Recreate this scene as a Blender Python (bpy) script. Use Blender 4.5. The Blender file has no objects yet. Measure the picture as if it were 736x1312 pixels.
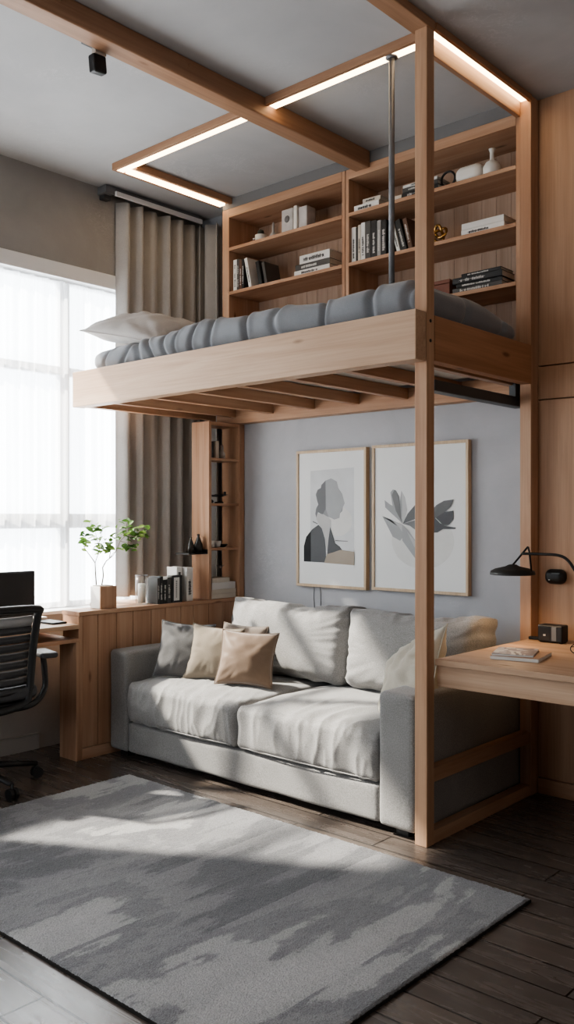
import bpy, bmesh, math, random
from mathutils import Vector, Matrix, noise, Euler

random.seed(7)
PI = math.pi
scn = bpy.context.scene
COL = scn.collection
EPS = 1e-6

# ------------------------------------------------------------------ helpers
class B:
    """collects shapes in one bmesh, linked as ONE mesh object by build()"""
    def __init__(s):
        s.bm = bmesh.new()

    def _mark(s, geom_faces, mi):
        for f in geom_faces:
            f.material_index = mi

    def box(s, x0, x1, y0, y1, z0, z1, bev=0.002, mi=0, rot=None, piv=None, seg=2):
        t = bmesh.new()
        bmesh.ops.create_cube(t, size=1)
        for v in t.verts:
            v.co = Vector(((x0 + x1) / 2 + v.co.x * (x1 - x0), (y0 + y1) / 2 + v.co.y * (y1 - y0), (z0 + z1) / 2 + v.co.z * (z1 - z0)))
        m = min(abs(x1 - x0), abs(y1 - y0), abs(z1 - z0))
        b = min(bev, m * 0.45)
        if b > 1e-5:
            bmesh.ops.bevel(t, geom=t.edges[:], offset=b, segments=seg, affect='EDGES', profile=0.5)
        if rot is not None:
            p = Vector(piv) if piv is not None else Vector(((x0 + x1) / 2, (y0 + y1) / 2, (z0 + z1) / 2))
            M = Euler(rot).to_matrix()
            for v in t.verts:
                v.co = p + M @ (v.co - p)
        s.merge(t, mi)
        return s

    def merge(s, t, mi=0, keep=False):
        mp = {}
        for v in t.verts:
            mp[v] = s.bm.verts.new(v.co)
        for f in t.faces:
            try:
                g = s.bm.faces.new([mp[v] for v in f.verts])
                g.material_index = f.material_index if keep else mi
                g.smooth = f.smooth
            except ValueError:
                pass
        t.free()

    def lathe(s, prof, c=(0, 0, 0), seg=24, mi=0, smooth=True, axis='Z'):
        c = Vector(c)
        rings = []
        def P(r, a, z):
            if axis == 'Z':
                return c + Vector((r * math.cos(a), r * math.sin(a), z))
            if axis == 'Y':
                return c + Vector((r * math.cos(a), z, r * math.sin(a)))
            return c + Vector((z, r * math.cos(a), r * math.sin(a)))
        for r, z in prof:
            if r < 1e-6:
                rings.append([s.bm.verts.new(P(0, 0, z))])
            else:
                rings.append([s.bm.verts.new(P(r, 2 * PI * k / seg, z)) for k in range(seg)])
        for a, b in zip(rings, rings[1:]):
            for k in range(seg):
                k2 = (k + 1) % seg
                if len(a) == 1 and len(b) == 1:
                    continue
                if len(a) == 1:
                    vs = [a[0], b[k2], b[k]]
                elif len(b) == 1:
                    vs = [a[k], a[k2], b[0]]
                else:
                    vs = [a[k], a[k2], b[k2], b[k]]
                f = s.bm.faces.new(vs)
                f.smooth = smooth
                f.material_index = mi
        for ring, flip in ((rings[0], True), (rings[-1], False)):
            if len(ring) > 2:
                f = s.bm.faces.new(ring[::-1] if flip else ring)
                f.material_index = mi
        return s

    def tube(s, pts, r, seg=10, mi=0, closed=False, flat=1.0):
        pts = [Vector(p) for p in pts]
        n = len(pts)
        rs = r if isinstance(r, (list, tuple)) else [r] * n
        rings = []
        up = None
        for i, p in enumerate(pts):
            a = pts[(i - 1) % n] if (closed or i > 0) else p
            b = pts[(i + 1) % n] if (closed or i < n - 1) else p
            d = (b - a).normalized()
            if up is None:
                up = Vector((0, 0, 1)) if abs(d.z) < 0.9 else Vector((1, 0, 0))
            sx = d.cross(up)
            if sx.length < 1e-5:
                sx = d.cross(Vector((0, 1, 0)))
            sx.normalize()
            uy = sx.cross(d).normalized()
            up = uy
            rings.append([s.bm.verts.new(p + (sx * math.cos(2 * PI * k / seg) + uy * math.sin(2 * PI * k / seg) * flat) * rs[i]) for k in range(seg)])
        pairs = list(zip(rings, rings[1:]))
        if closed:
            pairs.append((rings[-1], rings[0]))
        for a, b in pairs:
            for k in range(seg):
                k2 = (k + 1) % seg
                f = s.bm.faces.new([a[k], a[k2], b[k2], b[k]])
                f.smooth = True
                f.material_index = mi
        if not closed:
            for ring, fl in ((rings[0], True), (rings[-1], False)):
                f = s.bm.faces.new(ring[::-1] if fl else ring)
                f.material_index = mi
        return s

    def poly_xz(s, pts, y, mi=0):
        f = s.bm.faces.new([s.bm.verts.new((p[0], y, p[1])) for p in pts])
        f.material_index = mi
        f.normal_update()
        if f.normal.y > 0:
            f.normal_flip()
        return s

    def prism_xz(s, pts, y0, y1, mi=0):
        a = [s.bm.verts.new((p[0], y0, p[1])) for p in pts]
        b = [s.bm.verts.new((p[0], y1, p[1])) for p in pts]
        n = len(pts)
        fs = [s.bm.faces.new(a), s.bm.faces.new(b[::-1])]
        for k in range(n):
            fs.append(s.bm.faces.new([a[k], b[k], b[(k + 1) % n], a[(k + 1) % n]]))
        for f in fs:
            f.material_index = mi
        return s

    def build(s, name, mats, parent=None, smooth=None, off=None, recalc=True):
        if recalc:
            bmesh.ops.recalc_face_normals(s.bm, faces=s.bm.faces[:])
        if smooth is not None:
            for f in s.bm.faces:
                f.smooth = smooth
        root = parent
        o0 = Vector((0, 0, 0))
        if off is not None:
            o0 = Vector(off)
        elif parent is not None:
            while root.parent is not None:
                root = root.parent
            o0 = root.location.copy()
        if o0.length > 0:
            for v in s.bm.verts:
                v.co -= o0
        me = bpy.data.meshes.new(name)
        s.bm.to_mesh(me)
        s.bm.free()
        for m in (mats if isinstance(mats, (list, tuple)) else [mats]):
            me.materials.append(m)
        o = bpy.data.objects.new(name, me)
        COL.objects.link(o)
        if parent is not None:
            o.parent = parent
        elif off is not None:
            o.location = o0
        return o


def thing(name, label, cat, loc=(0, 0, 0), group=None):
    o = bpy.data.objects.new(name, None)
    o.empty_display_size = 0.05
    COL.objects.link(o)
    o.location = loc
    o['label'] = label
    o['category'] = cat
    if group:
        o['group'] = group
    return o


def tag(o, label, cat, group=None):
    o['label'] = label
    o['category'] = cat
    if group:
        o['group'] = group
    return o


def struct(o):
    o['kind'] = 'structure'
    return o


def copy_tree(o, parent=None):
    c = o.copy()
    COL.objects.link(c)
    c.parent = parent
    for ch in list(o.children):
        copy_tree(ch, c)
    return c


def subsurf(o, lv=1):
    m = o.modifiers.new('sub', 'SUBSURF')
    m.levels = lv
    m.render_levels = lv
    return o


# ------------------------------------------------------------------ materials
def new_mat(name):
    m = bpy.data.materials.new(name)
    m.use_nodes = True
    nt = m.node_tree
    bs = nt.nodes['Principled BSDF']
    return m, nt, bs


def nd(nt, t, **kw):
    n = nt.nodes.new(t)
    for k, v in kw.items():
        if k in n.inputs:
            n.inputs[k].default_value = v
        else:
            setattr(n, k, v)
    return n


def ramp(nt, fac, stops, interp='LINEAR'):
    r = nt.nodes.new('ShaderNodeValToRGB')
    r.color_ramp.interpolation = interp
    e = r.color_ramp.elements
    while len(e) < len(stops):
        e.new(0.5)
    for i, (p, c) in enumerate(stops):
        e[i].position = p
        e[i].color = (*c, 1) if len(c) == 3 else c
    nt.links.new(fac, r.inputs['Fac'])
    return r


def mixc(nt, a, b, fac, mode='MIX'):
    m = nt.nodes.new('ShaderNodeMix')
    m.data_type = 'RGBA'
    m.blend_type = mode
    for sock, val in ((m.inputs[0], fac), (m.inputs[6], a), (m.inputs[7], b)):
        if hasattr(val, 'links') or hasattr(val, 'is_linked'):
            nt.links.new(val, sock)
        elif isinstance(val, (int, float)):
            sock.default_value = val
        else:
            sock.default_value = (*val, 1)
    return m.outputs[2]


def coords(nt, scale=(1, 1, 1), rnd=True):
    tc = nt.nodes.new('ShaderNodeTexCoord')
    out = tc.outputs['Object']
    if rnd:
        oi = nt.nodes.new('ShaderNodeObjectInfo')
        mu = nd(nt, 'ShaderNodeMath', operation='MULTIPLY')
        mu.inputs[1].default_value = 17.0
        nt.links.new(oi.outputs['Random'], mu.inputs[0])
        ad = nd(nt, 'ShaderNodeVectorMath', operation='ADD')
        nt.links.new(out, ad.inputs[0])
        nt.links.new(mu.outputs[0], ad.inputs[1])
        out = ad.outputs[0]
    mp = nt.nodes.new('ShaderNodeMapping')
    mp.inputs['Scale'].default_value = scale
    nt.links.new(out, mp.inputs['Vector'])
    return mp.outputs['Vector']


def bump(nt, bs, h, strength=0.2, dist=0.002):
    b = nt.nodes.new('ShaderNodeBump')
    b.inputs['Strength'].default_value = strength
    b.inputs['Distance'].default_value = dist
    nt.links.new(h, b.inputs['Height'])
    nt.links.new(b.outputs['Normal'], bs.inputs['Normal'])
    return b


def wood(name, axis='X', light=(0.51, 0.325, 0.215), dark=(0.375, 0.20, 0.118), rough=0.48, spec=0.3):
    m, nt, bs = new_mat(name)
    i = 'XYZ'.index(axis)
    sc = [15.0] * 3
    sc[i] = 0.9
    v = coords(nt, sc)
    n1 = nd(nt, 'ShaderNodeTexNoise', Scale=1.0, Detail=5.0, Roughness=0.55, Distortion=0.7)
    nt.links.new(v, n1.inputs['Vector'])
    sc2 = [120.0] * 3
    sc2[i] = 3.0
    v2 = coords(nt, sc2)
    n2 = nd(nt, 'ShaderNodeTexNoise', Scale=1.0, Detail=3.0)
    nt.links.new(v2, n2.inputs['Vector'])
    mid = tuple((a + b) / 2 for a, b in zip(light, dark))
    r1 = ramp(nt, n1.outputs['Fac'], [(0.30, dark), (0.48, mid), (0.66, light)])
    r2 = ramp(nt, n2.outputs['Fac'], [(0.30, (0.80, 0.78, 0.76)), (0.6, (1, 1, 1))])
    c = mixc(nt, r1.outputs['Color'], r2.outputs['Color'], 0.55, 'MULTIPLY')
    sc3 = [7.0] * 3
    sc3[i] = 2.2
    v3 = coords(nt, sc3)
    vo = nd(nt, 'ShaderNodeTexVoronoi', Scale=1.0)
    nt.links.new(v3, vo.inputs['Vector'])
    kr = ramp(nt, vo.outputs['Distance'], [(0.035, (0.30, 0.22, 0.17)), (0.10, (1, 1, 1))])
    c = mixc(nt, c, kr.outputs['Color'], 0.8, 'MULTIPLY')
    nt.links.new(c, bs.inputs['Base Color'])
    bs.inputs['Roughness'].default_value = rough
    bs.inputs['Specular IOR Level'].default_value = spec
    bump(nt, bs, n2.outputs['Fac'], 0.12, 0.001)
    return m


def simple(name, col, rough=0.5, metal=0.0, spec=0.5, var=0.06, scale=6.0):
    m, nt, bs = new_mat(name)
    v = coords(nt, (1, 1, 1))
    n = nd(nt, 'ShaderNodeTexNoise', Scale=scale, Detail=4.0)
    nt.links.new(v, n.inputs['Vector'])
    lo = tuple(max(0, c * (1 - var)) for c in col)
    hi = tuple(min(1, c * (1 + var)) for c in col)
    r = ramp(nt, n.outputs['Fac'], [(0.3, lo), (0.7, hi)])
    nt.links.new(r.outputs['Color'], bs.inputs['Base Color'])
    bs.inputs['Roughness'].default_value = rough
    bs.inputs['Metallic'].default_value = metal
    bs.inputs['Specular IOR Level'].default_value = spec
    return m


def fabric(name, col, weave=900.0, var=0.10, sheen=0.25, rough=0.9, bstr=0.35, slub=True):
    m, nt, bs = new_mat(name)
    v = coords(nt, (1, 1, 1))
    n = nd(nt, 'ShaderNodeTexNoise', Scale=weave * 0.35, Detail=2.0)
    nt.links.new(v, n.inputs['Vector'])
    n2 = nd(nt, 'ShaderNodeTexNoise', Scale=9.0, Detail=4.0)
    nt.links.new(v, n2.inputs['Vector'])
    lo = tuple(c * (1 - var * 1.6) for c in col)
    hi = tuple(min(1, c * (1 + var)) for c in col)
    r = ramp(nt, n.outputs['Fac'], [(0.32, lo), (0.68, hi)])
    r2 = ramp(nt, n2.outputs['Fac'], [(0.3, (0.90, 0.90, 0.90)), (0.7, (1, 1, 1))])
    c = mixc(nt, r.outputs['Color'], r2.outputs['Color'], 1.0, 'MULTIPLY')
    nt.links.new(c, bs.inputs['Base Color'])
    bs.inputs['Roughness'].default_value = rough
    bs.inputs['Specular IOR Level'].default_value = 0.15
    bs.inputs['Sheen Weight'].default_value = sheen
    bs.inputs['Sheen Roughness'].default_value = 0.5
    bump(nt, bs, n.outputs['Fac'], bstr, 0.0015)
    return m


def plaster(name, lo, hi, scale=1.6, scratches=True, bstr=0.25):
    m, nt, bs = new_mat(name)
    v = coords(nt, (1, 1, 1), rnd=False)
    n = nd(nt, 'ShaderNodeTexNoise', Scale=scale, Detail=8.0, Roughness=0.62, Distortion=0.4)
    nt.links.new(v, n.inputs['Vector'])
    r = ramp(nt, n.outputs['Fac'], [(0.30, lo), (0.72, hi)])
    c = r.outputs['Color']
    nf = nd(nt, 'ShaderNodeTexNoise', Scale=55.0, Detail=5.0)
    nt.links.new(v, nf.inputs['Vector'])
    if scratches:
        vs = coords(nt, (3.2, 3.2, 7.0), rnd=False)
        w = nd(nt, 'ShaderNodeTexNoise', Scale=2.3, Detail=9.0, Roughness=0.7, Distortion=2.2)
        nt.links.new(vs, w.inputs['Vector'])
        line = ramp(nt, w.outputs['Fac'], [(0.490, (0, 0, 0)), (0.5, (1, 1, 1)), (0.510, (0, 0, 0))])
        n3 = nd(nt, 'ShaderNodeTexNoise', Scale=1.9, Detail=2.0)
        nt.links.new(v, n3.inputs['Vector'])
        msk = ramp(nt, n3.outputs['Fac'], [(0.56, (0, 0, 0)), (0.70, (0.45, 0.45, 0.45))])
        f = nd(nt, 'ShaderNodeMath', operation='MULTIPLY')
        nt.links.new(line.outputs['Color'], f.inputs[0])
        nt.links.new(msk.outputs['Color'], f.inputs[1])
        c = mixc(nt, c, tuple(min(1, x * 1.7) for x in hi), f.outputs[0])
    nt.links.new(c, bs.inputs['Base Color'])
    bs.inputs['Roughness'].default_value = 0.75
    bs.inputs['Specular IOR Level'].default_value = 0.25
    bump(nt, bs, nf.outputs['Fac'], bstr, 0.002)
    return m


def floor_mat():
    m, nt, bs = new_mat('floor_planks')
    v = coords(nt, (1, 1, 1), rnd=False)
    br = nt.nodes.new('ShaderNodeTexBrick')
    br.offset = 0.37
    br.offset_frequency = 2
    br.inputs['Color1'].default_value = (0.0, 0.0, 0.0, 1)
    br.inputs['Color2'].default_value = (1.0, 1.0, 1.0, 1)
    br.inputs['Mortar'].default_value = (0.5, 0.5, 0.5, 1)
    br.inputs['Scale'].default_value = 1.0
    br.inputs['Mortar Size'].default_value = 0.0036
    br.inputs['Mortar Smooth'].default_value = 0.3
    br.inputs['Bias'].default_value = 0.0
    br.inputs['Brick Width'].default_value = 1.05
    br.inputs['Row Height'].default_value = 0.135
    nt.links.new(v, br.inputs['Vector'])
    vg = coords(nt, (2.2, 20, 20), rnd=False)
    g = nd(nt, 'ShaderNodeTexNoise', Scale=1.0, Detail=7.0, Roughness=0.6, Distortion=0.8)
    nt.links.new(vg, g.inputs['Vector'])
    gr = ramp(nt, g.outputs['Fac'], [(0.25, (0.080, 0.066, 0.057)), (0.5, (0.108, 0.089, 0.077)), (0.78, (0.15, 0.124, 0.107))])
    tone = ramp(nt, br.outputs['Color'], [(0.0, (0.78, 0.78, 0.80)), (1.0, (1.18, 1.14, 1.10))])
    c = mixc(nt, gr.outputs['Color'], tone.outputs['Color'], 1.0, 'MULTIPLY')
    c = mixc(nt, c, (0.010, 0.008, 0.007), br.outputs['Fac'])
    nt.links.new(c, bs.inputs['Base Color'])
    rr = ramp(nt, g.outputs['Fac'], [(0.3, (0.20,) * 3), (0.7, (0.32,) * 3)])
    nt.links.new(rr.outputs['Color'], bs.inputs['Roughness'])
    bs.inputs['Specular IOR Level'].default_value = 0.8
    inv = nd(nt, 'ShaderNodeMath', operation='MULTIPLY_ADD')
    inv.inputs[1].default_value = -1.0
    nt.links.new(br.outputs['Fac'], inv.inputs[0])
    sm = nd(nt, 'ShaderNodeMath', operation='MULTIPLY')
    sm.inputs[1].default_value = 0.12
    nt.links.new(g.outputs['Fac'], sm.inputs[0])
    nt.links.new(sm.outputs[0], inv.inputs[2])
    bump(nt, bs, inv.outputs[0], 0.5, 0.002)
    return m


def rug_mat():
    m, nt, bs = new_mat('rug_pile')
    # long brushed patches running across the room
    v = coords(nt, (1.7, 0.85, 1), rnd=False)
    n = nd(nt, 'ShaderNodeTexNoise', Scale=1.0, Detail=7.0, Roughness=0.58, Distortion=0.35)
    nt.links.new(v, n.inputs['Vector'])
    v2 = coords(nt, (5.0, 0.6, 1), rnd=False)
    n2 = nd(nt, 'ShaderNodeTexNoise', Scale=1.0, Detail=4.0, Roughness=0.6, Distortion=0.5)
    nt.links.new(v2, n2.inputs['Vector'])
    mixn = nd(nt, 'ShaderNodeMath', operation='MULTIPLY_ADD')
    mixn.inputs[1].default_value = 0.30
    nt.links.new(n2.outputs['Fac'], mixn.inputs[0])
    s = nd(nt, 'ShaderNodeMath', operation='MULTIPLY')
    s.inputs[1].default_value = 0.70
    nt.links.new(n.outputs['Fac'], s.inputs[0])
    nt.links.new(s.outputs[0], mixn.inputs[2])
    sx_ = nt.nodes.new('ShaderNodeSeparateXYZ')
    nt.links.new(coords(nt, (4.3, 1, 1), rnd=False), sx_.inputs[0])
    fl = nd(nt, 'ShaderNodeMath', operation='FLOOR')
    nt.links.new(sx_.outputs['X'], fl.inputs[0])
    wn = nt.nodes.new('ShaderNodeTexWhiteNoise'); wn.noise_dimensions = '1D'
    nt.links.new(fl.outputs[0], wn.inputs['W'])
    st = nd(nt, 'ShaderNodeMath', operation='MULTIPLY_ADD')
    st.inputs[1].default_value = 0.085
    nt.links.new(wn.outputs['Value'], st.inputs[0])
    of = nd(nt, 'ShaderNodeMath', operation='ADD')
    of.inputs[1].default_value = -0.036
    nt.links.new(mixn.outputs[0], of.inputs[0])
    nt.links.new(of.outputs[0], st.inputs[2])
    mixn = st
    r = ramp(nt, mixn.outputs[0], [(0.36, (0.10, 0.10, 0.108)), (0.440, (0.135, 0.134, 0.142)), (0.457, (0.21, 0.206, 0.214)), (0.505, (0.25, 0.245, 0.25)), (0.517, (0.18, 0.178, 0.186)), (0.556, (0.21, 0.207, 0.213)), (0.567, (0.36, 0.353, 0.35)), (0.66, (0.42, 0.41, 0.405))])
    f = nd(nt, 'ShaderNodeTexNoise', Scale=230.0, Detail=2.0)
    vv = coords(nt, (1, 1, 1), rnd=False)
    nt.links.new(vv, f.inputs['Vector'])
    fr = ramp(nt, f.outputs['Fac'], [(0.3, (0.74,) * 3), (0.7, (1.2,) * 3)])
    c = mixc(nt, r.outputs['Color'], fr.outputs['Color'], 1.0, 'MULTIPLY')
    nt.links.new(c, bs.inputs['Base Color'])
    bs.inputs['Roughness'].default_value = 1.0
    bs.inputs['Specular IOR Level'].default_value = 0.05
    bs.inputs['Sheen Weight'].default_value = 0.3
    bump(nt, bs, f.outputs['Fac'], 0.9, 0.006)
    return m


def sheer_mat():
    m, nt, bs = new_mat('sheer_voile')
    nt.nodes.remove(bs)
    out = nt.nodes['Material Output']
    tr = nd(nt, 'ShaderNodeBsdfTransparent')
    tr.inputs['Color'].default_value = (1, 1, 1, 1)
    tl = nd(nt, 'ShaderNodeBsdfTranslucent')
    tl.inputs['Color'].default_value = (0.93, 0.94, 0.96, 1)
    df = nd(nt, 'ShaderNodeBsdfDiffuse')
    df.inputs['Color'].default_value = (0.9, 0.9, 0.91, 1)
    m1 = nt.nodes.new('ShaderNodeMixShader')
    m1.inputs[0].default_value = 0.3
    nt.links.new(tl.outputs[0], m1.inputs[1])
    nt.links.new(df.outputs[0], m1.inputs[2])
    v = coords(nt, (1, 60, 0.6), rnd=False)
    n = nd(nt, 'ShaderNodeTexNoise', Scale=1.0, Detail=2.0)
    nt.links.new(v, n.inputs['Vector'])
    r = ramp(nt, n.outputs['Fac'], [(0.3, (0.36,) * 3), (0.7, (0.56,) * 3)])
    m2 = nt.nodes.new('ShaderNodeMixShader')
    nt.links.new(r.outputs['Color'], m2.inputs[0])
    nt.links.new(tr.outputs[0], m2.inputs[1])
    nt.links.new(m1.outputs[0], m2.inputs[2])
    nt.links.new(m2.outputs[0], out.inputs['Surface'])
    return m


def glass_mat(name='clear_glass', tint=(0.97, 0.98, 0.98), ior=1.45):
    m, nt, bs = new_mat(name)
    nt.nodes.remove(bs)
    out = nt.nodes['Material Output']
    tr = nd(nt, 'ShaderNodeBsdfTransparent')
    tr.inputs['Color'].default_value = (*tint, 1)
    gl = nd(nt, 'ShaderNodeBsdfGlossy')
    gl.inputs['Roughness'].default_value = 0.03
    lw = nd(nt, 'ShaderNodeLayerWeight')
    lw.inputs['Blend'].default_value = 0.5
    pw = nd(nt, 'ShaderNodeMath', operation='POWER')
    pw.inputs[1].default_value = 3.0
    nt.links.new(lw.outputs['Facing'], pw.inputs[0])
    fr = nd(nt, 'ShaderNodeMath', operation='MULTIPLY_ADD')
    fr.inputs[1].default_value = 0.55
    fr.inputs[2].default_value = 0.035
    nt.links.new(pw.outputs[0], fr.inputs[0])
    mx = nt.nodes.new('ShaderNodeMixShader')
    nt.links.new(fr.outputs[0], mx.inputs[0])
    nt.links.new(tr.outputs[0], mx.inputs[1])
    nt.links.new(gl.outputs[0], mx.inputs[2])
    nt.links.new(mx.outputs[0], out.inputs['Surface'])
    return m


def emit(name, col, strength):
    m, nt, bs = new_mat(name)
    nt.nodes.remove(bs)
    e = nd(nt, 'ShaderNodeEmission')
    e.inputs['Color'].default_value = (*col, 1)
    e.inputs['Strength'].default_value = strength
    nt.links.new(e.outputs[0], nt.nodes['Material Output'].inputs['Surface'])
    return m


BEAM_X = wood('beam_alder_x', 'X', (0.43, 0.255, 0.16), (0.30, 0.165, 0.10))
BEAM_Y = wood('beam_alder_y', 'Y', (0.43, 0.255, 0.16), (0.30, 0.165, 0.10))
WX, WY, WZ = wood('alder_along_x', 'X'), wood('alder_along_y', 'Y'), wood('alder_along_z', 'Z')
BACKP = wood('back_boards', 'Z', (0.47, 0.335, 0.25), (0.36, 0.235, 0.165))
PALE_X = wood('pale_alder_along_x', 'X', (0.57, 0.395, 0.275), (0.45, 0.29, 0.19))
PALE_Y = wood('pale_alder_along_y', 'Y', (0.57, 0.395, 0.275), (0.45, 0.29, 0.19))
FRAME_Z = wood('frame_oak', 'Z', (0.62, 0.48, 0.34), (0.50, 0.37, 0.25))
SOFA = fabric('linen_grey', (0.295, 0.286, 0.278), var=0.16, weave=700, bstr=0.6)
DUVET = fabric('duvet_grey', (0.245, 0.253, 0.27), var=0.05, bstr=0.12)
MATTR = fabric('mattress_cream', (0.62, 0.58, 0.52), var=0.05)
BEDPILLOW = fabric('pillow_cotton', (0.40, 0.375, 0.355), var=0.04, bstr=0.1)
RAILGREY = simple('rail_grey', (0.16, 0.16, 0.165), 0.5)
CURT = fabric('curtain_taupe', (0.43, 0.415, 0.40), var=0.06, bstr=0.15)
P_GREY = fabric('pillow_grey', (0.125, 0.12, 0.118))
P_CREAM = fabric('pillow_beige', (0.25, 0.208, 0.16), var=0.05)
P_TAN = fabric('pillow_satin', (0.20, 0.135, 0.092), var=0.04, sheen=0.6, rough=0.45, bstr=0.08)
P_BROWN = fabric('pillow_taupe', (0.22, 0.18, 0.15))
P_IVORY = fabric('pillow_ivory', (0.46, 0.42, 0.35), var=0.05)
BACKWALL = plaster('plaster_back', (0.37, 0.37, 0.388), (0.48, 0.48, 0.50))
LEFTWALL = plaster('plaster_left', (0.29, 0.275, 0.26), (0.38, 0.36, 0.34))
CEIL = plaster('plaster_ceiling', (0.40, 0.395, 0.40), (0.50, 0.495, 0.495), scale=1.1, bstr=0.15)
OTHERWALL = plaster('plaster_other', (0.30, 0.29, 0.28), (0.38, 0.37, 0.355), scratches=False)
FLOOR = floor_mat()
RUG = rug_mat()
RUGEDGE = simple('rug_binding', (0.035, 0.032, 0.03), 0.95, spec=0.1)
SHEER = sheer_mat()
GLASS = glass_mat()
WHITE = simple('white_paint', (0.78, 0.78, 0.78), 0.4, var=0.02)
WFRAME = simple('window_frame_paint', (0.82, 0.82, 0.83), 0.4, var=0.02)
BLACK = simple('black_plastic', (0.012, 0.012, 0.013), 0.45)
DARKGREY = simple('dark_grey_plastic', (0.05, 0.05, 0.053), 0.5)
MESHGREY = simple('chair_strap_grey', (0.33, 0.33, 0.33), 0.7)
BLACKMETAL = simple('black_metal', (0.018, 0.016, 0.015), 0.42, metal=0.3)
STEEL = simple('brushed_steel', (0.20, 0.20, 0.21), 0.5, metal=0.35, scale=40)
DARKSTEEL = simple('dark_steel', (0.10, 0.105, 0.11), 0.5, metal=0.6)
SCREEN = simple('monitor_screen', (0.014, 0.014, 0.016), 0.5)
PAGES = simple('paper_pages', (0.66, 0.63, 0.57), 0.85, scale=60)
PAPER = simple('art_paper', (0.72, 0.72, 0.71), 0.8, var=0.01)
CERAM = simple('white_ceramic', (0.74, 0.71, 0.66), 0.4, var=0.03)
STONE = simple('grey_stone', (0.46, 0.43, 0.41), 0.7, var=0.2, scale=14)
GOLD = simple('aged_brass', (0.45, 0.27, 0.10), 0.3, metal=1.0)
REDWOOD = simple('reddish_box', (0.17, 0.055, 0.03), 0.5)
LEAF = simple('leaf_green', (0.16, 0.30, 0.055), 0.5, var=0.35, scale=18)
STEM = simple('stem_brown', (0.14, 0.11, 0.075), 0.8)
LED = emit('led_warm', (1.0, 0.74, 0.46), 13.0)
LAMPDIFF = emit('lamp_diffuser', (1.0, 0.72, 0.45), 1.2)
BK = {
    'white': simple('cover_white', (0.68, 0.66, 0.63), 0.6),
    'cream': simple('cover_cream', (0.58, 0.52, 0.44), 0.6),
    'grey': simple('cover_grey', (0.30, 0.29, 0.28), 0.6),
    'dark': simple('cover_charcoal', (0.07, 0.066, 0.062), 0.55),
    'black': simple('cover_black', (0.018, 0.018, 0.019), 0.5),
    'brown': simple('cover_brown', (0.11, 0.06, 0.038), 0.6),
    'tan': simple('cover_tan', (0.40, 0.24, 0.16), 0.6),
}
INK_D = simple('spine_ink_dark', (0.03, 0.03, 0.03), 0.6)
INK_L = simple('spine_ink_light', (0.55, 0.53, 0.50), 0.6)

# ------------------------------------------------------------------ the room
XL, YB, ZC = -4.38, 4.02, 3.264          # left wall, back wall, ceiling
XR, YF = 1.7, -1.8

b = B(); b.box(XL - 0.2, XR + 0.15, YF - 0.15, YB + 0.2, -0.12, 0, bev=0)
struct(b.build('floor', FLOOR))
b = B(); b.box(XL - 0.2, XR + 0.15, YF - 0.15, YB + 0.2, ZC, ZC + 0.12, bev=0)
struct(b.build('ceiling', CEIL))
YN = 4.125                               # back of the bookcase niche
b = B()
b.box(XL - 0.2, XR + 0.15, YB, YB + 0.2, 0, 2.113, bev=0)
b.box(XL - 0.2, -4.001, YB, YB + 0.2, 2.113, ZC, bev=0); b.box(-1.981, XR + 0.15, YB, YB + 0.2, 2.113, ZC, bev=0)
b.box(-4.001, -1.981, YN, YB + 0.2, 2.113, 3.203, bev=0); b.box(-4.001, -1.981, YB, YB + 0.2, 3.203, ZC, bev=0)
struct(b.build('wall_back', BACKWALL))
b = B(); b.box(XR, XR + 0.15, YF, YB, 0, ZC, bev=0)
struct(b.build('wall_right', OTHERWALL))
W3 = (-3.6, -2.1, 0.9, 2.6)
b = B()
for (x0, x1, z0, z1) in ((XL - 0.2, W3[0], 0, ZC), (W3[1], XR + 0.15, 0, ZC), (W3[0], W3[1], 0, W3[2]), (W3[0], W3[1], W3[3], ZC)):
    b.box(x0, x1, YF - 0.15, YF, z0, z1, bev=0)
struct(b.build('wall_front', OTHERWALL))
b = B()
b.box(W3[0], W3[1], YF - 0.12, YF - 0.06, W3[2], W3[2] + 0.06); b.box(W3[0], W3[1], YF - 0.12, YF - 0.06, W3[3] - 0.06, W3[3])
for x in (W3[0], (W3[0] + W3[1]) / 2 - 0.03, W3[1] - 0.06):
    b.box(x, x + 0.06, YF - 0.12, YF - 0.06, W3[2] + 0.06, W3[3] - 0.06)
struct(b.build('window_3', WFRAME))
# left wall with two window openings
W1 = (0.95, 3.62, 0.745, 2.755)
W2 = (-1.5, -0.25, 0.745, 2.755)
b = B()
for (y0, y1, z0, z1) in ((YF, W2[0], 0, ZC), (W2[1], W1[0], 0, ZC), (W1[1], YB, 0, ZC),
                         (W2[0], W2[1], 0, W2[2]), (W2[0], W2[1], W2[3], ZC),
                         (W1[0], W1[1], 0, W1[2]), (W1[0], W1[1], W1[3], ZC)):
    b.box(XL - 0.2, XL, y0, y1, z0, z1, bev=0)
struct(b.build('wall_left', LEFTWALL))


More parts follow.
